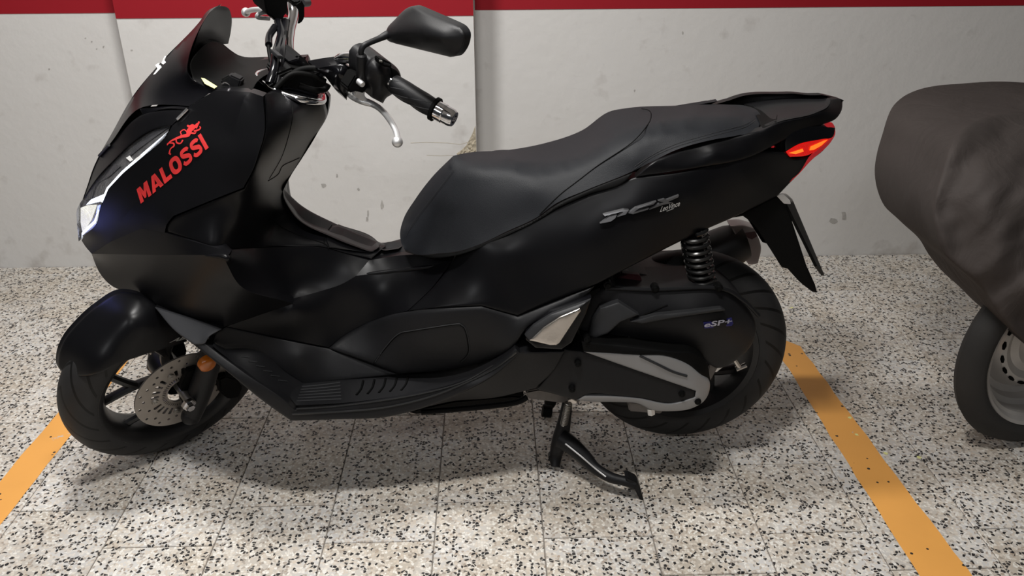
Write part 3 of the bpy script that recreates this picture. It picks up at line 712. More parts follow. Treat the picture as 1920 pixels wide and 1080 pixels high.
rd = tube('fairing_ridge', [P(380, 479, .25), P(405, 480, .268), P(418, 481, .274), P(426, 484, .275), P(425, 490, .27)], [.001, .004, .0055, .006, .002], 'satin', sco, 10); mirrored(rd, FS)
# leg shield, tunnel
E1 = [(497, 178, .21, 1), (512, 172, .155), (564, 196, .11), (606, 197, .05, 1), (611, 217, .02), (595, 250, 0), (565, 299, 0), (545, 330, 0), (533, 355, -.01, 1), (560, 381, -.03), (633, 421, -.035), (707, 453, -.03, 1), (722, 462, .01, 1), (697, 485, .052, 1), (650, 475, .058), (600, 462, .072), (560, 462, .088), (520, 462, .107), (475, 465, .15), (430, 468, .225, 1), (414, 466, .245), (360, 450, .23), (311, 434, .205, 1), (314, 422, .208), (327, 407, .214, 1), (400, 376, .228), (458, 354, .234, 1), (475, 321, .239), (485, 292, .239), (497, 250, .231)]
panel('leg_shield', [(E1, [(515, 290, .18), (485, 390, .15), (540, 395, .03), (513, 415, .055), (575, 446, .05), (630, 452, .035), (565, 250, .10), (450, 415, .212), (548, 210, .16), (470, 440, .16)])], 'satin', sco, .02, .003, 4, 7, True, FS, 'shield', reg=.01)
seam('shield', [(513, 415), (535, 430), (575, 446), (609, 457), (616, 467)], sco, off=.0005); seam('shield', [(561, 296), (548, 302), (530, 311), (521, 327), (503, 339)], sco)
seam('shield', [(608, 458), (609, 442), (622, 422)], sco, off=.0005); seam('shield', [(549, 198), (547, 230), (530, 290), (505, 335)], sco, .0008)
panel('tunnel_lid', [(618, 464, L_at('shield', 618, 464), 1), (613, 452, L_at('shield', 613, 452)), (624, 425, L_at('shield', 624, 425)), (634, 423, -.034, 1), (706, 454, -.028), (711, 460, .005), (694, 474, L_at('shield', 694, 474), 1)], 'satin', sco, .008, .002, 3, 6, False, FS, None, .004)
# middle body cover
HA = [(430, 469, .225, 1), (475, 466, .15), (520, 464, .107), (560, 463, .088), (600, 464, .072), (650, 477, .058), (692, 488, .054, 1), (668, 517, .083, 1), (640, 533, .093), (600, 546, .105), (545, 561, .138, 1), (549, 569, .153, 1), (445, 530, .25), (425, 492, .267, 1), (428, 480, .27, 1)]
HB = [(692, 488, .054, 1), (699, 487, .05), (740, 480, .048), (776, 477, .064), (855, 475, .112, 1), (848, 487, .119, 1), (802, 501, .094), (740, 508, .075), (668, 517, .083, 1)]
HC_ = [(668, 517, .083, 1), (740, 508, .075), (802, 501, .094), (848, 487, .119, 1), (811, 538, .14), (765, 582, .16, 1), (690, 604, .101), (640, 633, .107), (616, 651, .126, 1), (520, 632, .152), (425, 612, .18, 1), (549, 569, .153, 1), (545, 561, .138, 1), (600, 546, .105), (640, 533, .093)]
panel('body_cover', [(HA, []), (HB, []), (HC_, [])], 'satin', sco, .02, 0, 0, 7, True, FS, 'mid', 0, 26)
rd = tube('body_ridge', [P(660, 519, .077), P(690, 514, .076), P(740, 508, .0735), P(775, 504, .083), P(802, 501, .093), P(815, 498, .099)], [.001, .004, .005, .005, .004, .001], 'satin', sco, 10); mirrored(rd, FS)
panel('floor_tunnel_trim', [(707, 462, .0, 1), (722, 455, -.02), (751, 452, -.02, 1), (762, 474, .035, 1), (735, 480, .026), (704, 484, .026, 1)], 'fascia', sco, .01, .002, 3, 6)
# lower cover with lid
LC = [(616, 653, .131, 1), (640, 634, .113), (690, 606, .108, 1), (761, 585, .162), (830, 578, .194), (903, 574, .203, 1), (971, 593, .203, 1), (1040, 565, .203), (1115, 536, .2, 1), (1100, 553, .203), (1030, 588, .215), (985, 618, .22), (970, 640, .22, 1), (962, 650, .22), (935, 667, .2), (864, 689, .185), (748, 701, .165, 1)]
panel('lower_side_cover', [(LC, [(800, 640, .195), (900, 630, .205)])], 'fascia', sco, .02, .005, 8, 7, True, FS, 'lower')
seam('lower', [(703, 679), (720, 655), (738, 634), (752, 624), (767, 621), (851, 608), (866, 610), (873, 618), (879, 641), (879, 663), (864, 679)], sco, .0012, 'grey', .0006, name='lid_outline')
seam('lower', [(700, 681), (720, 656), (738, 635), (752, 625), (767, 622), (851, 609), (865, 611), (872, 619), (877, 641), (877, 663), (862, 679)], sco, .0014, 'seam', .0004)
# footwell
panel('footwell_wall', [([(425, 613, .178, 1), (520, 634, .15), (616, 653, .124, 1), (748, 702, .15, 1), (640, 713, .158), (570, 721, .165, 1), (541, 702, .165), (477, 660, .165), (419, 658, .185, 1), (400, 640, .195, 1), (405, 625, .192)], [(560, 670, .17)])], 'fascia', sco, .02, .002, 3, 7)
fbd = panel('floorboard', [([(568, 721, .17, 1), (660, 711, .155), (748, 701, .14), (864, 689, .145), (935, 666, .19, 1), (930, 679, .205), (861, 716, .222), (767, 738, .222), (638, 756, .236), (556, 760, .245, 1), (544, 744, .228)], [])], 'fascia', sco, .01, .0, 0, 6, True, FS, 'board')
panel('footrest', [([(419, 658, .2, 1), (477, 660, .18), (541, 702, .165), (568, 721, .17, 1), (548, 758, .24, 1), (505, 727, .24), (448, 688, .228), (400, 648, .21)], [])], 'fascia', sco, .01, .0, 0, 6, True, FS, 'rest')
for k in range(6):
    t = k / 5.0
    seam('board', [(566 - 10 * t, 725 + 27 * t), (600 - 6 * t, 722 + 28 * t), (638 + 2 * t, 717 + 31 * t)], sco, .0017, 'grey', .0008, name='tread_rib')
for k in range(5):
    x = 668 + k * 21; seam('board', [(x, 741 - k * 2.2), (x + 9, 729 - k * 2.2), (x + 13, 714 - k * 2.0)], sco, .0028, 'seam', .0002, name='tread_groove')
for k in range(6):
    x, y = 452 + 14 * k, 668 + 9 * k; seam('rest', [(x, y), (x + 16, y + 2)], sco, .0017, 'grey', .0006, name='tread_rib')
panel('floor_rim_cover', [([(290, 576, .15, 1), (330, 622, .19), (364, 647, .213), (430, 700, .243), (500, 757, .253), (546, 789, .253, 1), (640, 786, .252), (722, 782, .243), (793, 765, .238), (864, 737, .236), (925, 704, .236), (975, 662, .236, 1), (966, 652, .232, 1), (929, 680, .216), (861, 718, .228), (767, 741, .232), (640, 760, .243), (554, 768, .252, 1), (541, 756, .252), (470, 706, .242), (386, 644, .212, 1), (389, 634, .212), (416, 617, .198, 1), (349, 594, .168)], [])], 'fascia', sco, .02, .0035, 4, 6, True, FS, 'rimc')
panel('fairing_corner', [(291, 577, .152, 1), (349, 595, .171), (414, 618, .2, 1), (390, 634, .213), (385, 643, .214), (364, 646, .214, 1), (329, 621, .192)], 'lgrey', sco, .004, .002, 3, 5, True, FS, None, .003)
seam('rimc', [(548, 776), (640, 772), (722, 764), (800, 746), (864, 722), (930, 690), (968, 660)], sco, .0022, 'edge', .001, name='rim_highlight_bead')  # added glossy beads that catch the highlight along the rim
seam('rimc', [(556, 767), (640, 761), (767, 743), (862, 719), (925, 685)], sco, .0018, 'edge', .0005, name='rim_highlight_bead')
panel('belly_cover', [([(700, 782, .22, 1), (793, 764, .232), (864, 737, .232), (925, 704, .232), (975, 660, .232, 1), (1058, 659, .225, 1), (1040, 692, .22), (1004, 728, .2, 1), (925, 746, .19), (850, 752, .19), (790, 765, .2, 1)], [])], 'fascia', sco, .05, .003, 4, 7)
prism('exhaust_pipe_shroud', [(760, 772), (850, 752), (960, 742), (985, 744), (960, 757), (860, 768), (800, 776), (780, 778)], .12, .2, 'deep', sco, FS, .004)
tube('under_rail', [P(790, 772, .16), P(870, 766, .16), P(960, 756, .16), P(988, 745, .16)], .007, 'deep', sco, 8)
# passenger peg
prism('inner_filler', [(968, 600), (1020, 580), (1125, 540), (1130, 640), (1075, 690), (1000, 700), (950, 690)], .16, .06, 'deep', sco)  # added dark backing that closes the see-through gap at the peg
panel('peg_bracket', SH([(986, 622, .228, 1), (1031, 588, .23), (1109, 559, .222, 1), (1099, 588, .226), (1072, 642, .235, 1), (1053, 655, .24), (1004, 652, .24), (986, 637, .235)]), 'gloss', sco, .02, .003, 4, 6)
panel('peg_frame', SH([(984, 628, .236, 1), (1000, 610, .236), (1033, 589, .236), (1107, 562, .228, 1), (1086, 578, .238), (1048, 594, .242), (1018, 615, .244), (993, 639, .244, 1)]), 'grey', sco, .006, .002, 3, 5, True, FS, None, .004)
pg = panel('passenger_peg', SH([(993, 638, .246, 1), (1018, 614, .246), (1049, 594, .246), (1087, 578, .242, 1), (1089, 583, .242), (1049, 643, .25), (1043, 647, .251), (1031, 647, .251, 1)]), 'bright', sco, .012, .003, 4, 5, True, FS, 'peg', .004)
pg['label'] = 'folded silver passenger footpeg'
# rear body
RB = [(855, 475, .125, 1), (892, 462, .155), (950, 436, .155), (1009, 407, .155), (1040, 389, .155), (1100, 363, .155), (1192, 331, .158, 1), (1260, 325, .162), (1350, 306, .152), (1430, 284, .135), (1473, 286, .122, 1), (1483, 296, .118), (1516, 295, .103, 1), (1498, 325, .09), (1477, 347, .085), (1458, 367, .09, 1), (1374, 408, .12), (1321, 431, .14), (1184, 499, .185), (1120, 532, .2, 1), (1040, 563, .203), (971, 592, .203, 1), (903, 573, .203, 1), (830, 576, .192), (766, 583, .164, 1), (812, 539, .144), (849, 488, .125)]
panel('rear_body_cover', [(RB, [(1200, 395, .188), (1100, 450, .197), (1000, 510, .185), (1300, 370, .172), (1060, 415, .174), (1125, 378, .171), (1400, 335, .146), (950, 470, .18)])], 'satin', sco, .03, .003, 4, 7, True, FS, 'rear')
PCX = [[(218, 780), (380, 662), (400, 665), (492, 640), (470, 690), (395, 745)], [(268, 632), (610, 548), (692, 556), (640, 630), (500, 672), (600, 592), (560, 588), (300, 655)],
       [(680, 608), (800, 520), (1140, 415), (1095, 465), (860, 530), (775, 590), (1020, 525), (1000, 552), (760, 625)], [(1170, 410), (1270, 378), (1310, 392), (1510, 315), (1500, 347), (1330, 425), (1415, 436), (1250, 472), (1020, 555), (1180, 458), (1262, 432)]]
em = None
for q in PCX:
    o = decal('model_emblem', 'rear', [[(1100 + x / 8.727, 330 + y / 8.727) for x, y in q]], 'emblem', sco, .009, .008); o['label'] = 'smoked chrome emblem letter'
lettering('script_sticker', 'LeoVince', [(1237, 398), (1275, 386), (1275, 376), (1239, 388)], 'rear', 'white', sco, .01, .35, .0015)
tube('sticker_underline', [on('rear', 1250, 396, .001), on('rear', 1263, 391, .001)], .0007, 'white', sco, 5, False)
# grab rail and tail
GR1 = [(1192, 332, .163, 1), (1222, 306, .165), (1268, 285, .15), (1336, 264, .138), (1382, 255, .138), (1430, 243, .14, 1), (1454, 232, .135), (1533, 211, .1), (1553, 200, .075), (1557, 188, .03, 1), (1571, 184, .005), (1580, 187, 0, 1), (1578, 207, .03), (1568, 222, .06), (1541, 234, .087, 1), (1473, 262, .124), (1401, 296, .147), (1306, 315, .164)]
panel('grab_rail', [(GR1, [(1340, 288, .172), (1260, 308, .17), (1440, 262, .148)])], 'satin', sco, .02, .004, 5, 6, True, FS, 'rail')
panel('tail_deck', [([(1430, 243, .135, 1), (1454, 231, .132), (1533, 210, .098), (1553, 199, .072), (1558, 187, .02, 1), (1540, 184, -.03), (1496, 183, -.085, 1), (1440, 189, -.1), (1397, 197, -.11, 1)], [])], 'fascia', sco, .01, .002, 3, 6, False)
panel('seat_gap', [(1397, 197, -.1, 1), (1420, 203, -.06), (1452, 207, -.02), (1459, 213, .04), (1457, 229, .128, 1), (1430, 242, .132, 1), (1424, 225, .08)], 'deep', sco, .01, .004, 6, 5, False, FS, None, .004)
# seat
CR = [(760, 470, .07, 1), (757, 450, .052), (775, 412, .05), (805, 373, .05), (846, 316, .04, 1), (872, 311, .056), (905, 309, .072), (960, 311, .090), (1019, 315, .105), (1090, 302, .116), (1150, 272, .119), (1210, 245, .116), (1300, 229, .11), (1380, 225, .10), (1425, 232, .095, 1)]
TOP = CR + [(1428, 222, .05), (1420, 207, 0), (1401, 199, -.06), (1363, 196, -.095), (1268, 198, -.1), (1173, 203, -.1), (1146, 208, -.1), (1090, 245, -.1), (1019, 269, -.09), (954, 281, -.07), (873, 287, -.03), (850, 292, 0, 1), (811, 331, 0), (779, 373, 0), (756, 412, .0), (750, 443, .03), (753, 457, .055)]
SID = CR[::-1] + [(776, 476, .105), (824, 475, .135), (860, 471, .147), (892, 461, .155), (950, 434, .157), (1009, 406, .158), (1040, 383, .158), (1100, 356, .158), (1184, 322, .157), (1222, 303, .154), (1268, 281, .152), (1336, 262, .147), (1382, 254, .138), (1420, 243, .12)]
seat = panel('seat', [(TOP, [(950, 296, .03), (1150, 238, .02), (1300, 212, .02)]), (SID, [(830, 420, .10), (900, 390, .122), (1000, 352, .135), (960, 420, .152), (1300, 255, .135), (1190, 300, .15)])], 'seat', sco, 0, .0, 0, 7, False, FS, 'seat', 0, 75, reg=2e-3)
b = bmesh.new(); b.from_mesh(seat.data); bmesh.ops.remove_doubles(b, verts=b.verts, dist=4e-4); b.to_mesh(seat.data); b.free()
crp = np.array([P(*q[:3]) for q in curve([np.array(c[:3], float) for c in CR[2:-1]], 6)])
b = bmesh.new(); b.from_mesh(seat.data)
near = [v for v in b.verts if not v.is_boundary and not any(e.other_vert(v).is_boundary for e in v.link_edges) and np.min(np.linalg.norm(crp - np.array(v.co), axis=1)) < .024]
for _ in range(10): bmesh.ops.smooth_vert(b, verts=near, factor=.5, use_axis_x=True, use_axis_y=True, use_axis_z=True)
b.to_mesh(seat.data); b.free()
seat.data.shade_smooth(); seat.data.set_sharp_from_angle(angle=math.radians(85))
fs_ = panel('seat_side', [([(775, 440, .09, 1), (830, 400, .1), (905, 350, .12), (1019, 352, .14), (1120, 330, .14), (1250, 275, .14), (1400, 240, .13, 1), (1382, 254, .138), (1268, 281, .152), (1184, 322, .157), (1040, 383, .158), (892, 461, .155), (824, 475, .135), (776, 476, .105, 1)], [])], 'seat', sco, .02, .004, 6, 9, False)
mirrored(fs_, FS); bpy.data.objects.remove(fs_)
seam('seat', [(1203, 204), (1216, 207), (1221, 215), (1215, 233), (1184, 268), (1123, 309), (1085, 338), (1050, 365), (1012, 402)], seat, .0011, 'seam', .0004, name='seat_piping')
for d in (0, 5):
    seam('seat', [(1190, 312 + d), (1222, 291 + d * .8), (1268, 270 + d), (1336, 250 + d), (1395, 234 + d), (1416, 222 + d * .8)], seat, .0006, 'grey', .0004, name='seat_stitch')
seam('seat', [(760, 446), (779, 411), (809, 372), (850, 319)], seat, .0006, 'grey', .0004, name='seat_stitch')
panel('seat_base', [(760, 472, .085, 1), (776, 477, .11), (824, 476, .139), (860, 472, .15), (892, 462, .158), (950, 436, .16), (1009, 408, .161), (1040, 386, .161), (1100, 358, .161), (1186, 324, .16, 1), (1180, 333, .163), (1100, 366, .164), (1040, 393, .165), (1009, 413, .164), (950, 442, .163), (892, 468, .161), (855, 479, .155), (800, 483, .13)], 'deep', sco, .03, .002, 3, 6)
# rear light
tl = panel('tail_light', [(1474, 284, .122, 1), (1497, 271, .117), (1536, 262, .095), (1561, 257, .072, 1), (1533, 281, .09), (1514, 291, .102), (1481, 294, .119, 1)], 'tail', sco, .01, .002, 3, 4, True, FS, 'tail', .003); tl['label'] = 'glowing red rear light lens'
decal('lit_bulb_area', 'tail', [[(1520, 275), (1545, 264), (1552, 262), (1540, 273), (1526, 281), (1518, 282)]], 'tailhot', tl, .0055)
decal('lit_bulb_area', 'tail', [[(1480, 287), (1505, 279), (1507, 284), (1492, 289)]], 'tailhot', tl, .0048)
panel('tail_light_edge', [(1566, 240, .06, 1), (1566, 252, .058), (1560, 263, .062), (1518, 304, .087), (1494, 330, .088), (1478, 344, .087, 1), (1499, 318, .092), (1522, 291, .098), (1545, 270, .085), (1562, 250, .07)], 'tailedge', sco, .004, .001, 2, 4)
panel('tail_light_housing', [(1473, 285, .123, 1), (1473, 263, .125), (1541, 236, .088), (1566, 240, .063, 1), (1562, 256, .073), (1536, 262, .096), (1496, 271, .118)], 'gloss', sco, .02, .001, 2, 5)
panel('tail_light_back', [(1462, 296, .12, 1), (1466, 262, .123), (1541, 236, .085), (1564, 241, .058, 1), (1558, 262, .068), (1512, 303, .085), (1480, 310, .1)], 'deep', sco, .03, .001, 2, 6, True, FS, None, -.004)
panel('tail_light_edge', [(1546, 233, .082, 1), (1560, 230, .07), (1566, 239, .06, 1), (1550, 239, .08)], 'tailedge', sco, .004, .001, 2, 4)
# number plate carrier
panel('plate_carrier', [([(1374, 408, .085, 1), (1458, 367, .075, 1), (1471, 372, .075, 1), (1512, 498, .08, 1), (1528, 533, .08, 1), (1532, 548, .08, 1), (1523, 547, .08, 1), (1500, 529, .08), (1477, 504, .08, 1), (1466, 501, .08, 1), (1440, 460, .08), (1408, 416, .083), (1393, 405, .085, 1)], [])], 'deep', sco, .012, .002, 3, 6)
prism('plate_carrier_bridge', [(1400, 405), (1458, 376), (1478, 400), (1508, 500), (1480, 498), (1440, 445)], .07, .14, 'deep', sco)
q = [P(1462, 368, .075), P(1482, 378, -.075), P(1541, 517, -.085), P(1527, 500, .07)]
nb = np.array([.95, 0, .3])
mk('number_plate', [*q, *[a + np.array([.006, 0, .002]) for a in q]], [[0, 1, 2, 3], [7, 6, 5, 4], [0, 4, 5, 1], [1, 5, 6, 2], [2, 6, 7, 3], [3, 7, 4, 0]], 'deep', sco, 0)
prism('plate_bracket_highlight', [(1456, 367), (1468, 363), (1482, 376), (1483, 383), (1470, 382)], .084, .004, 'silver', sco, FS, .001)  # silver piece put in for the highlight on the plate bracket
tube('plate_lamp', [P(1460, 372, .05), P(1470, 369, -.01), P(1480, 377, -.04)], .008, 'silver', sco, 10)
# rear wheel
RC = np.array([1.318, 0, .272])
rw = mk('rear_wheel', *lathe_data([(.045, -.06), (.05, -.04), (.05, .04), (.045, .06)], RC, (0, -1, 0), 24), 'rim', sco, 40)
wheel(rw, RC, (0, -1, 0), .250, .064, .165, 'rub')
for k in range(5):
    for s in (-1, 1):
        a = math.radians(30 + 72 * k); a1 = a + s * math.radians(5); a2 = a + s * math.radians(17); f_ = lambda r, t, y: RC + np.array([r * math.cos(t), -y, r * math.sin(t)])
        tube('spoke', [f_(.04, a1, .012), f_(.09, a, .02), f_(.152, a2, .008)], [.018, .013, .013], 'rim', rw, 8, True, .8)
# shock absorber
s0, s1 = P(1300, 432, .125), P(1318, 535, .125)
tube('shock_body', [s0, s1], .015, 'deep', sco, 14)
hx = []
for i in range(9 * 14 + 1):
    a = 2 * math.pi * i / 14; t = i / (9 * 14); c_ = s0 + (s1 - s0) * t; u, v_ = frame_axes(s1 - s0); hx.append(c_ + .027 * (math.cos(a) * u + math.sin(a) * v_))
tube('shock_spring', hx, .0048, 'spring', sco, 8, False)
tube('shock_mount', [P(1310, 528, .13), P(1322, 546, .13)], .024, 'deep', sco, 12)
# muffler on the far side
m0, m1 = P(1290, 490, -.16), P(1395, 452, -.17)
mu = tube('muffler', [m0, m0 + (m1 - m0) * .3, m0 + (m1 - m0) * .75, m1], [.05, .055, .055, .046], 'muffler', sco, 24, False)
panel('muffler_cap', [([(1370, 424, -.14, 1), (1392, 422, -.155), (1415, 428, -.19, 1), (1427, 465, -.19), (1421, 494, -.18, 1), (1405, 496, -.16), (1394, 470, -.14)], [(1392, 445, -.135)])], 'exhaust', sco, .04, .003, 4, 5, False, FS, 'cap')
decal('outlet', 'cap', [[(1395, 437), (1416, 434), (1420, 443), (1410, 449), (1402, 446)]], 'maroon', mu, .002)
# engine and drive cover
panel('drive_case', [([(1080, 570, .15, 1), (1120, 545, .16), (1138, 537, .165), (1224, 540, .168), (1345, 536, .168, 1), (1375, 550, .165), (1405, 580, .16), (1418, 615, .16), (1410, 645, .16), (1385, 672, .155), (1345, 690, .15), (1310, 668, .17), (1262, 660, .175), (1167, 646, .175), (1100, 640, .175, 1), (1075, 620, .165)],
      [(1200, 600, .195), (1300, 590, .2), (1360, 610, .195), (1150, 560, .175)])], 'fascia', sco, .11, .006, 7, 6, False, FS, 'drive')
panel('air_box', [(SH([(1110, 600, .18, 1), (1125, 578, .187), (1160, 566, .19), (1198, 590, .2, 1), (1163, 604, .202), (1140, 625, .2), (1100, 640, .19, 1)]), [])], 'grey', sco, .02, .003, 4, 5, False, FS, None, .004)
panel('drive_case_rib', SH([(1182, 603, .2, 1), (1230, 590, .205), (1352, 577, .2), (1360, 582, .2, 1), (1262, 596, .208), (1205, 607, .205)]), 'grey', sco, .01, .003, 3, 5, False, FS, None, .004)
seam('drive', [(1190, 597), (1215, 587), (1252, 572)], sco, .0016); seam('drive', [(1163, 566), (1180, 578), (1197, 589)], sco, .0014)
seam('drive', [(1178, 632), (1200, 641), (1222, 647)], sco, .0018, 'grey', .001, name='case_rib')
tube('case_flange', [P(1135, 540, .172), P(1225, 543, .175), P(1345, 540, .175), P(1392, 562, .172), P(1423, 592, .168)], .0045, 'fascia', sco, 8)
for x, y in ((1139, 533), (1228, 540), (1347, 538)):
    lathe('case_bolt', [(.0001, .01), (.005, .01), (.006, .006), (.009, .005), (.009, -.01)], P(x, y, .176), (0, -1, 0), 'deep', sco, 10)
EB = [(0.38, .41), (.40, .405)]
e0, e1 = (1319, 612), (1374, 601)
decal('engine_badge', 'drive', [[(1319, 605), (1372, 596), (1375, 607), (1372, 611), (1321, 616)]], 'blue', sco, .0025, .002)
lettering('engine_lettering', 'eSP+', [(1321, 614), (1374, 607), (1372, 597), (1320, 605)], 'drive', 'badge', sco, .02, .2, .0045)
panel('crank_cover_plate', [([(1058, 655, .212, 1), (1095, 660, .214), (1150, 678, .218), (1230, 706, .22), (1304, 732, .22, 1), (1302, 745, .22), (1258, 756, .22), (1197, 746, .22), (1165, 743, .22), (1096, 741, .218), (1079, 750, .214, 1), (1007, 730, .2, 1), (1035, 695, .21)], [])], 'fascia', sco, .06, .003, 4, 6, False, FS, 'crank')
panel('crank_cover', [([(1094, 659, .222, 1), (1130, 661, .226), (1197, 665, .228), (1250, 667, .226), (1292, 684, .222), (1316, 703, .218), (1330, 714, .214), (1330, 733, .215), (1320, 752, .217), (1301, 764, .218), (1256, 771, .218), (1221, 768, .218), (1197, 757, .218), (1156, 754, .216), (1110, 753, .214), (1082, 750, .214, 1), (1096, 742, .221, 1), (1165, 744, .223), (1197, 747, .223), (1258, 757, .224), (1303, 745, .224, 1), (1305, 733, .224, 1), (1230, 707, .225), (1150, 679, .223)], [(1230, 685, .234), (1300, 710, .228)])], 'crank', sco, .05, .003, 4, 5, False, FS, 'silver')
seam('silver', [(1200, 667), (1235, 684), (1262, 697), (1288, 705)], sco, .003, 'grey', .0004, name='cover_groove')
panel('crank_upper', [(1090, 640, .224, 1), (1167, 648, .226), (1262, 659, .224), (1301, 662, .214), (1323, 678, .205), (1332, 713, .2, 1), (1316, 703, .218), (1292, 684, .222), (1250, 667, .228), (1197, 665, .23), (1130, 661, .228), (1094, 659, .224, 1)], 'deep', sco, .10, .003, 3, 5, False)
for x, y in ((1101, 637), (1084, 683), (1073, 731), (1279, 740), (1309, 754)):
    lathe('cover_bolt', [(.0001, .006), (.004, .005), (.0045, .001), (.0075, .0), (.0075, -.02)], P(x, y, .224), (0, -1, 0), 'deep', sco, 12)
tube('drain_bolt', [P(1220, 765, .19), P(1221, 776, .19)], .009, 'silver', sco, 6)
prism('gear_case', [(1176, 752), (1245, 764), (1240, 777), (1180, 772)], .17, .05, 'alloy', sco, FS, .003)
prism('engine_block', [(985, 735), (1010, 730), (1085, 745), (1088, 756), (1050, 756), (990, 748)], .12, .18, 'alloy', sco, FS, .003)
prism('brake_arm', [(1326, 704), (1330, 684), (1346, 672), (1352, 680), (1340, 700), (1332, 715)], .13, .015, 'alloy', sco, FS, .002)
tube('brake_arm_rod', [P(1376, 672, .1), P(1388, 690, .1)], .006, 'bright', sco, 8); tube('brake_arm_rod', [P(1380, 692, .1), P(1399, 684, .1)], .006, 'bright', sco, 8)
prism('swing_arm', [(1338, 690), (1362, 677), (1366, 681), (1342, 700)], .12, .02, 'silver', sco, FS, .002)
prism('engine_upper', [(1130, 535), (1160, 515), (1190, 512), (1230, 520), (1290, 518), (1330, 534), (1300, 545), (1150, 545)], .1, .15, 'muffler', sco, FS, .004)
prism('engine_upper', [(1150, 522), (1165, 513), (1200, 516), (1205, 530), (1155, 534)], .13, .02, 'maroon', sco, FS, .003)
# centre stand
cs = tube('centre_stand', [P(1064, 752, .1), P(1058, 790, .11), P(1050, 826, .115), P(1043, 850, .11), PZ(1041, 875, .012)], [.012, .016, .02, .016, .011], 'fascia', sco, 10)
prism('stand_foot', [(1028, 858), (1042, 846), (1050, 852), (1049, 868), (1052, 884), (1042, 880), (1032, 870)], .112, .02, 'fascia', cs, FS, .002)
tube('stand_lever', [P(1052, 822, .13), P(1075, 838, .15), P(1098, 860, .17), P(1116, 878, .19), P(1145, 895, .215), P(1172, 902, .23), P(1190, 908, .235)], [.024, .021, .018, .014, .013, .012, .013], 'fascia', cs, 10)
tube('stand_lever_highlight', [P(1060, 832, .16), P(1090, 856, .185), P(1118, 880, .205), P(1136, 894, .22)], .002, 'silver', cs, 8)  # silver line put in as the highlight along the black lever
prism('stand_pedal', [(1172, 897), (1178, 896), (1196, 905), (1202, 920), (1207, 940), (1200, 938), (1190, 918), (1180, 906)], .243, .03, 'fascia', cs, FS, .002)
mir = mirrored(cs, FS)
tube('stand_crossbar', [P(1060, 770, .11), P(1060, 770, -.11)], .011, 'fascia', cs, 10)
u0, u1 = P(1066, 754, .145), P(1057, 796, .145); hx = []
for i in range(15 * 10 + 1):
    a = 2 * math.pi * i / 10; t = i / 150; u, v_ = frame_axes(u1 - u0); hx.append(u0 + (u1 - u0) * t + .0075 * (math.cos(a) * u + math.sin(a) * v_))
tube('stand_spring', hx, .0017, 'steel', cs, 6, False)
prism('spring_hook', [(1065, 751), (1072, 748), (1082, 753), (1080, 757), (1066, 758)], .148, .012, 'bright', cs, FS, .001)
tube('stand_stopper', [P(1017, 770, -.02), P(1034, 772, -.02)], .016, 'deep', sco, 12)

# --- cockpit
panel('dash_cowl', [([(362, 149, .122, 1), (356, 120, .115), (372, 95, .085), (396, 79, .03), (412, 82, -.03), (428, 94, -.09), (443, 104, -.13), (500, 108, -.165), (540, 108, -.165), (575, 118, -.15), (600, 150, -.08, 1), (560, 150, -.0), (500, 140, .06), (478, 158, .14), (470, 172, .185, 1), (440, 170, .175), (401, 168, .16, 1), (380, 160, .14)], [(440, 140, .0), (420, 120, .0), (395, 115, .05)])], 'deep', sco, .01, .003, 4, 7, False, FS, 'dash', -.004)
decal('cockpit_label', 'dash', [[(377, 146), (383, 147), (407, 162), (402, 166), (384, 157)]], 'yellow', sco, .012)
for q in ([(412, 150), (430, 140), (452, 150), (448, 168), (418, 167)],):
    prism('glovebox_lock', q, .13, .03, 'fascia', sco, FS, .003)
tube('lock_ring', [P(416, 158, .14), P(422, 155, .14), P(430, 160, .14), P(431, 169, .14)], .0016, 'chrome', sco, 6)
panel('instrument_cluster', [([(484, 140, .02, 1), (503, 132, -.03), (545, 128, -.07), (590, 150, -.07), (606, 180, .0), (590, 188, .07), (560, 183, .1), (512, 165, .1), (490, 152, .07)], [(545, 150, .03)])], 'gloss', sco, .02, .004, 5, 5, False, FS, 'meter')
ring = [P(503, 131, -.03), P(486, 135, .0), P(481, 141, .03), P(487, 150, .065), P(500, 160, .095), P(515, 169, .108), P(540, 179, .112), P(565, 187, .11), P(590, 190, .085), P(605, 189, .05), P(607, 180, .01)]
mr_ = tube('instrument_bezel', ring, [.003, .004, .004, .004, .0045, .005, .006, .0075, .0075, .007, .005], 'chrome', sco, 10)
lettering('gauge_letter', 'E', [(597, 157), (603, 157), (602, 150), (596, 150)], 'meter', 'white', sco, .02, .2, .03)
# handlebar
hb = tube('handlebar', [ST(572, 150, .02), ST(600, 138, .06), ST(626, 121, .10), ST(642, 110, .125), ST(664, 110, .155), ST(690, 126, .19), ST(742, 159, .245)], .011, 'chrome', sco, 14)
tube('handlebar_far_side', [ST(560, 130, -.01), ST(545, 104, -.045), ST(541, 90, -.06), ST(543, 60, -.10), ST(550, 30, -.14), ST(548, 8, -.17), ST(540, -40, -.26)], .0115, 'chrome', sco, 14)
gp = tube('grip', [ST(738, 157, .24), ST(776, 180, .285), ST(816, 205, .33)], .0185, 'fascia', sco, 20, False)
u, v_ = frame_axes(ST(816, 205, .33) - ST(738, 157, .24)); g0, g1 = ST(742, 160, .245), ST(812, 203, .326)
for k in range(8):
    a0 = 2 * math.pi * k / 8; tube('grip_rib', [g0 + (g1 - g0) * (i / 14) + .0183 * (math.cos(a0 + i * .12) * u + math.sin(a0 + i * .12) * v_) for i in range(15)], .0011, 'grey', gp, 6, False)
gax = ST(848, 222, .365) - ST(816, 205, .33); gl = np.linalg.norm(gax)
lathe('grip_flange', [(.018, -.002), (.0235, -.001), (.0235, .005), (.018, .006)], ST(814, 204, .328), gax, 'deep', gp, 20)
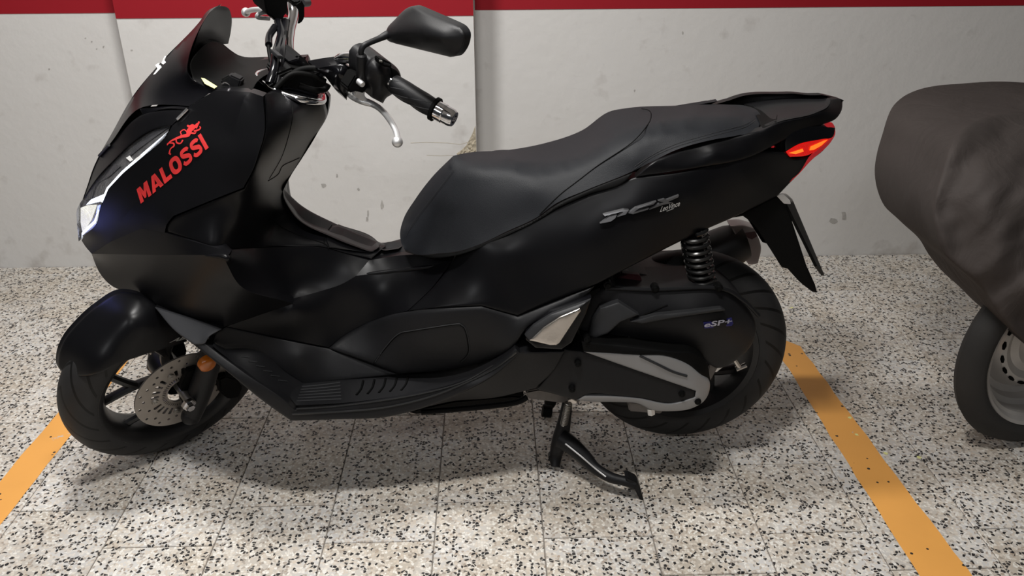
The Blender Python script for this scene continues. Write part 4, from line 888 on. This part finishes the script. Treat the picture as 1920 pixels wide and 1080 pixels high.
lathe('bar_end_weight', [(.0155, 0), (.0185, .002), (.0185, gl * .45), (.0175, gl * .5), (.017, gl * .9), (.0145, gl * 1.05), (.0085, gl * 1.06), (.008, gl * .9), (.0001, gl * .9)], ST(818, 206, .334), gax, 'chrome', sco, 28, angle=25)['label'] = 'chrome bar end weight'
sw = panel('switch_housing', [([(688, 122, .222, 1), (696, 112, .222), (708, 107, .222), (734, 118, .222), (749, 134, .222), (752, 146, .222), (745, 162, .222), (736, 176, .222), (724, 184, .222), (718, 194, .222, 1), (697, 183, .222, 1), (696, 166, .222), (688, 152, .222)], [(722, 140, .248), (708, 165, .242), (705, 125, .24)])], 'fascia', sco, .06, .008, 6, 4, False, FST, 'sw', reg=.01)
panel('switch_collar', [([(733, 126, .236, 1), (744, 132, .236), (751, 143, .236), (748, 156, .236), (738, 174, .236, 1), (730, 170, .236), (738, 150, .24)], [])], 'deep', sw, .02, .003, 3, 4, False, FST, None, .003)
prism('switch_button', [(713, 112), (722, 113), (736, 120), (734, 128), (722, 126), (713, 122)], .252, .02, 'deep', sw, FST, .002)
prism('switch_marking', [(712, 113), (717, 114), (717, 117), (712, 116)], .2535, .002, 'pale', sw, FST)
prism('switch_marking', [(720, 117), (732, 121), (731, 124), (720, 121)], .2535, .002, 'grey', sw, FST)
prism('horn_button', [(694, 104), (701, 103), (703, 110), (690, 118), (687, 113)], .2, .03, 'deep', sw, FST, .002)
bm = lathe('mirror_boss', [(.0095, -.028), (.0105, -.026), (.0105, .02), (.0095, .026), (.006, .029)], ST(678, 127, .2), V0 * 1.0, 'fascia', sco, 18)
lathe('perch_screw', [(.0001, .004), (.005, .004), (.006, 0), (.006, -.01)], ST(678, 157, .215), NST, 'silver', sco, 12)
prism('lever_perch', [(652, 166), (668, 140), (686, 146), (690, 164), (684, 176), (668, 172), (656, 176)], .2, .03, 'deep', sco, FST, .003)
lv = tube('brake_lever', [ST(650, 173, .13), ST(662, 181, .15), ST(680, 189, .18), ST(700, 196, .2), ST(716, 207, .23), ST(731, 225, .27), ST(742, 245, .31), ST(746, 262, .34)], [.005, .009, .010, .008, .007, .0065, .006, .006], 'silver', sco, 12, True, .75)
prism('lever_knuckle', [(664, 180), (668, 168), (680, 165), (686, 170), (684, 180), (696, 192), (680, 190)], .19, .012, 'silver', lv, FST, .002)
ball('lever_ball', ST(745, 266, .345), .0105, 'silver', lv)
panel('bar_shroud', [([(592, 127, .10, 1), (614, 123, .12), (642, 119, .14, 1), (660, 128, .15), (664, 136, .152, 1), (656, 156, .15), (650, 188, .14, 1), (640, 176, .14), (628, 160, .13), (610, 142, .11), (594, 133, .10, 1)], [(635, 140, .15)])], 'gloss', sco, .03, .004, 4, 4, False, FST, 'shr', reg=.01)
tube('shroud_edge', [ST(661, 130, .158), ST(652, 150, .158), ST(646, 172, .15)], .0035, 'fascia', sco, 8)
# mirror
mp0 = ST(725, 66, .2); NX = RM @ np.array([-1.0, 0.05, 0.08]); NX /= np.linalg.norm(NX)
FM = Frame(lambda px, py, L: plane_hit(px, py, mp0 + NX * L, NX), NX, None)
mh = panel('mirror', [([(723, 60, .0, 1), (727, 51, .0), (739, 38, .0), (768, 13, .0), (775, 11, .0), (783, 13, .0, 1), (852, 43, .0, 1), (864, 50, .0), (872, 63, .0), (871, 78, .0), (864, 95, .0), (855, 105, .0), (844, 107, .0, 1), (742, 82, .0, 1), (726, 75, .0)], [(740, 62, .014), (790, 50, .026), (830, 75, .024), (800, 80, .024)])], 'fascia', sco, .012, .007, 7, 4, False, FM, reg=.02)
mh.data.materials[0] = MT['fascia']
tube('mirror_stem', [ST(678, 104, .2), ST(677, 96, .2), ST(682, 86, .2), ST(695, 79, .2), ST(712, 72, .2), ST(727, 65, .2), ST(742, 62, .2)], [.0055, .0055, .0055, .0055, .006, .008, .008], 'fascia', mh, 12)
# cables, column, far controls
col = prism('bar_clamp', [(548, 112), (562, 104), (574, 112), (582, 124), (584, 140), (548, 138), (540, 122)], .03, .06, 'deep', sco, FST, .004)
prism('bar_clamp_cap', [(541, 116), (560, 110), (574, 120), (566, 124), (548, 122)], .036, .05, 'gloss', col, FST, .002)
prism('clutter_bracket', [(520, 140), (548, 128), (590, 135), (612, 150), (616, 165), (598, 180), (560, 176), (530, 164)], .055, .05, 'deep', sco, FST, .004)
CB = [([(505, 157, .06), (514, 130, .04), (518, 100, .0), (524, 78, -.05), (527, 62, -.08), (521, 40, -.12)], .0085), ([(520, 160, .06), (526, 125, .03), (528, 95, -.01), (531, 70, -.07), (535, 40, -.12)], .0085),
      ([(510, 124, -.0), (505, 100, -.03), (504, 80, -.06), (512, 60, -.09), (518, 46, -.11)], .004), ([(538, 120, .02), (534, 90, -.03), (537, 60, -.08)], .004), ([(528, 160, .07), (556, 134, .07), (590, 128, .09), (618, 136, .11), (640, 158, .12)], .006),
      ([(516, 166, .08), (545, 140, .08), (580, 140, .09), (610, 152, .1)], .005), ([(560, 160, .08), (585, 168, .09), (608, 168, .09), (616, 158, .09)], .006), ([(504, 84, -.05), (505, 68, -.08), (516, 50, -.1)], .0075)]
for pts, r in CB: tube('control_cable', [ST(*p) for p in pts], r, 'gloss' if r > .006 else 'deep', sco, 10)
prism('cable_collar', [(521, 104), (532, 106), (531, 112), (520, 110)], .04, .03, 'grey', sco, FST, .001)
mc = prism('brake_reservoir', [(496, 0), (500, 26), (512, 34), (520, 44), (530, 44), (534, 30), (540, 24), (540, -6), (520, -14), (498, -10)], -.13, .06, 'deep', sco, FST, .003)
prism('throttle_housing', [(548, 2), (556, 6), (566, 0), (572, 12), (572, 34), (566, 44), (558, 46), (554, 36)], -.15, .05, 'deep', sco, FST, .003)
tube('far_lever', [ST(461, 23, -.33), ST(472, 19, -.29), ST(488, 18, -.25), ST(498, 22, -.22), ST(500, 22, -.2)], [.006, .006, .006, .006, .006], 'silver', sco, 10)
ball('lever_ball', ST(461, 23, -.33), .0105, 'silver', sco)
tube('reservoir_clip', [ST(500, 22, -.18), ST(484, 27, -.18), ST(484, 33, -.18), ST(505, 35, -.18)], .0045, 'silver', sco, 8)
tube('far_bar_end', [ST(566, 6, -.18), ST(577, 5, -.2)], .009, 'grey', sco, 10)

# --- red lettering and crest
GL = {'M': (1.15, [[(0, 0), (0, 1), (.36, 1), (.575, .52), (.79, 1), (1.15, 1), (1.15, 0), (.84, 0), (.84, .56), (.66, .12), (.49, .12), (.31, .56), (.31, 0)]]),
      'A': (1.15, [[(0, 0), (.39, 1), (.76, 1), (1.15, 0), (.82, 0), (.76, .17), (.39, .17), (.33, 0)], [(.46, .37), (.69, .37), (.575, .70)]]),
      'L': (.82, [[(0, 0), (0, 1), (.32, 1), (.32, .26), (.82, .26), (.82, 0)]]),
      'I': (.32, [[(0, 0), (0, 1), (.32, 1), (.32, 0)]])}
def sup(cx, cy, a, b, n=28): return [(cx + a * math.copysign(abs(math.cos(t)) ** .8, math.cos(t)), cy + b * math.copysign(abs(math.sin(t)) ** .8, math.sin(t))) for t in [2 * math.pi * k / n for k in range(n)]]
GL['O'] = (1.1, [sup(.55, .5, .55, .52), sup(.55, .5, .23, .27)])
GL['S'] = (.98, [ribbon([(.88, .76), (.80, .86), (.5, .89), (.22, .83), (.20, .64), (.49, .52), (.77, .40), (.77, .18), (.49, .11), (.2, .13), (.06, .26)], [.23, .23, .23, .24, .26, .26, .26, .24, .23, .23, .23])])
wd = []; x0 = 0
for c_ in 'MALOSSI': wd.append(x0); x0 += GL[c_][0] + .13
tw = x0 - .13; qa, qb, qc, qd = [np.array(p, float) for p in ((264, 382), (391, 277), (376, 250), (256, 355))]
for k, c_ in enumerate('MALOSSI'):
    lp = []
    for L_ in GL[c_][1]:
        q = []
        for x, y in L_:
            x = (x + wd[k]) / tw; q.append(tuple((1 - y) * ((1 - x) * qa + x * qb) + y * ((1 - x) * qd + x * qc)))
        lp.append(q)
    o = decal('side_lettering', 'fairing', lp, 'red', sco, .0015); o['label'] = 'red sticker letter on the front fairing'
def cz(x, y): return (119 + x / 3.6, 196 + y / 3.6)
crest = [([(905, 125), (885, 150), (850, 175), (840, 205), (800, 215), (760, 230), (720, 250), (700, 275)], [6, 20, 34, 26, 18, 14, 9, 4]), ([(700, 275), (705, 262), (740, 262), (745, 280), (722, 300), (714, 335)], [4, 5, 9, 10, 8, 12]),
         ([(760, 232), (765, 258), (790, 262), (805, 240)], [8, 9, 8, 10]), ([(840, 195), (815, 170), (790, 185), (795, 205), (775, 222)], [5, 6, 7, 6, 6]), ([(835, 140), (850, 150), (870, 140), (890, 150)], [10, 16, 14, 10]),
         ([(895, 160), (905, 140), (915, 120), (908, 118)], [12, 10, 9, 5]), ([(880, 180), (910, 172), (925, 158), (918, 148)], [12, 10, 8, 5]), ([(855, 190), (885, 195), (895, 185)], [12, 9, 5]), ([(714, 330), (724, 338)], [10, 8])]
for pts, ws in crest:
    o = decal('crest_stroke', 'fairing', [ribbon([cz(*p) for p in pts], [w_ / 3.6 for w_ in ws])], 'red', sco, .0015); o['label'] = 'red stroke of the crest sticker'

# ------------------------------------------------------------------ the covered vehicle at the right
cv = empty('covered_car', (1.16, 1.75, 0), 'small car under a dark brown cloth cover with one steel wheel showing', 'car')
CO = np.array([1.16, 1.75, 0]) - O
def rel(o):
    for v in o.data.vertices: v.co = Vector(np.array(v.co) - CO)
    o.parent = cv
def wr(q, d):
    x, y = q[:, 0], q[:, 1]
    a = np.sin((x * .8 + y * .35) / 17.0 + 2 * np.sin(y / 43.0)) * .006 + np.sin((x * .5 - y * .9) / 23.0 + np.sin(x / 31.0)) * .004 + np.sin((x + y * .2) / 9.0 + 3 * np.sin(y / 60.)) * .0016 + np.sin((x * .4 + y) / 6.5 + 2.5 * np.sin(x / 37.)) * .0008
    return a * np.clip(d / 14, 0, 1)
CVo = [(2120, 210, -.15, 1), (2000, 203, -.15), (1920, 208, -.15), (1876, 212, -.14), (1839, 221, -.10), (1807, 238, -.05), (1785, 263, .0), (1779, 277, .02), (1766, 320, .05), (1754, 364, .08), (1749, 399, .09), (1754, 440, .10), (1769, 475, .11), (1795, 500, .13), (1811, 515, .14, 1), (1845, 547, .16), (1864, 579, .17), (1895, 617, .18), (1925, 644, .18), (1975, 690, .18), (2060, 720, .18), (2180, 710, .18, 1)]
o = panel('cloth_cover', [(CVo, [(1850, 300, .06), (1920, 300, .06), (1840, 420, .15), (1920, 450, .17), (2030, 300, .05), (2040, 500, .18), (1900, 550, .19), (1800, 330, .06), (1810, 265, .02)])], 'cloth', None, .3, .012, 10, 9, False, FS, None, 0, 60, wr); rel(o)
kx = np.array([1.0, .0, 0])
wa = np.array([.22, -.975, 0.0]); wa /= np.linalg.norm(wa)
wc = P(2003, 630, .06); wc[2] = .277
prof = [(.205, -.012), (.212, .002), (.222, .012), (.235, .014), (.257, .006), (.270, -.008), (.276, -.022), (.271, -.036), (.252, -.048), (.22, -.054), (.205, -.05)]
o = lathe('tyre', prof, wc, wa, 'oldrub', None, 96, True, 40); rel(o)
o = lathe('wheel_rim', [(r_ * 1.12, a_) for r_, a_ in [(.184, -.008), (.192, .002), (.190, .006), (.183, .002), (.177, -.012), (.170, -.016), (.166, -.048), (.154, -.055), (.148, -.075), (.134, -.082), (.124, -.066), (.112, -.052), (.10, -.050), (.085, -.058), (.07, -.050), (.06, -.030), (.0001, -.026)]], wc, wa, 'rimsteel', None, 96, False, 30, False); rel(o); rim2 = o
wc = wc - wa * .082
u_, v2 = frame_axes(wa)
for k in range(20):
    a = 2 * math.pi * k / 20; c_ = wc + wa * .0315 + (math.cos(a) * u_ + math.sin(a) * v2) * .124
    t_ = (-math.sin(a) * u_ + math.cos(a) * v2); o = tube('rim_slot', [c_ - t_ * .010, c_, c_ + t_ * .010], [.003, .005, .003], 'seam', None, 8, False); rel(o)
for k in range(4):
    a = 2 * math.pi * k / 4 + .5; o = lathe('wheel_nut', [(.0001, .016), (.008, .016), (.0095, .012), (.0095, 0)], wc + wa * .032 + (math.cos(a) * u_ + math.sin(a) * v2) * .07, wa, 'steel', None, 6); rel(o)
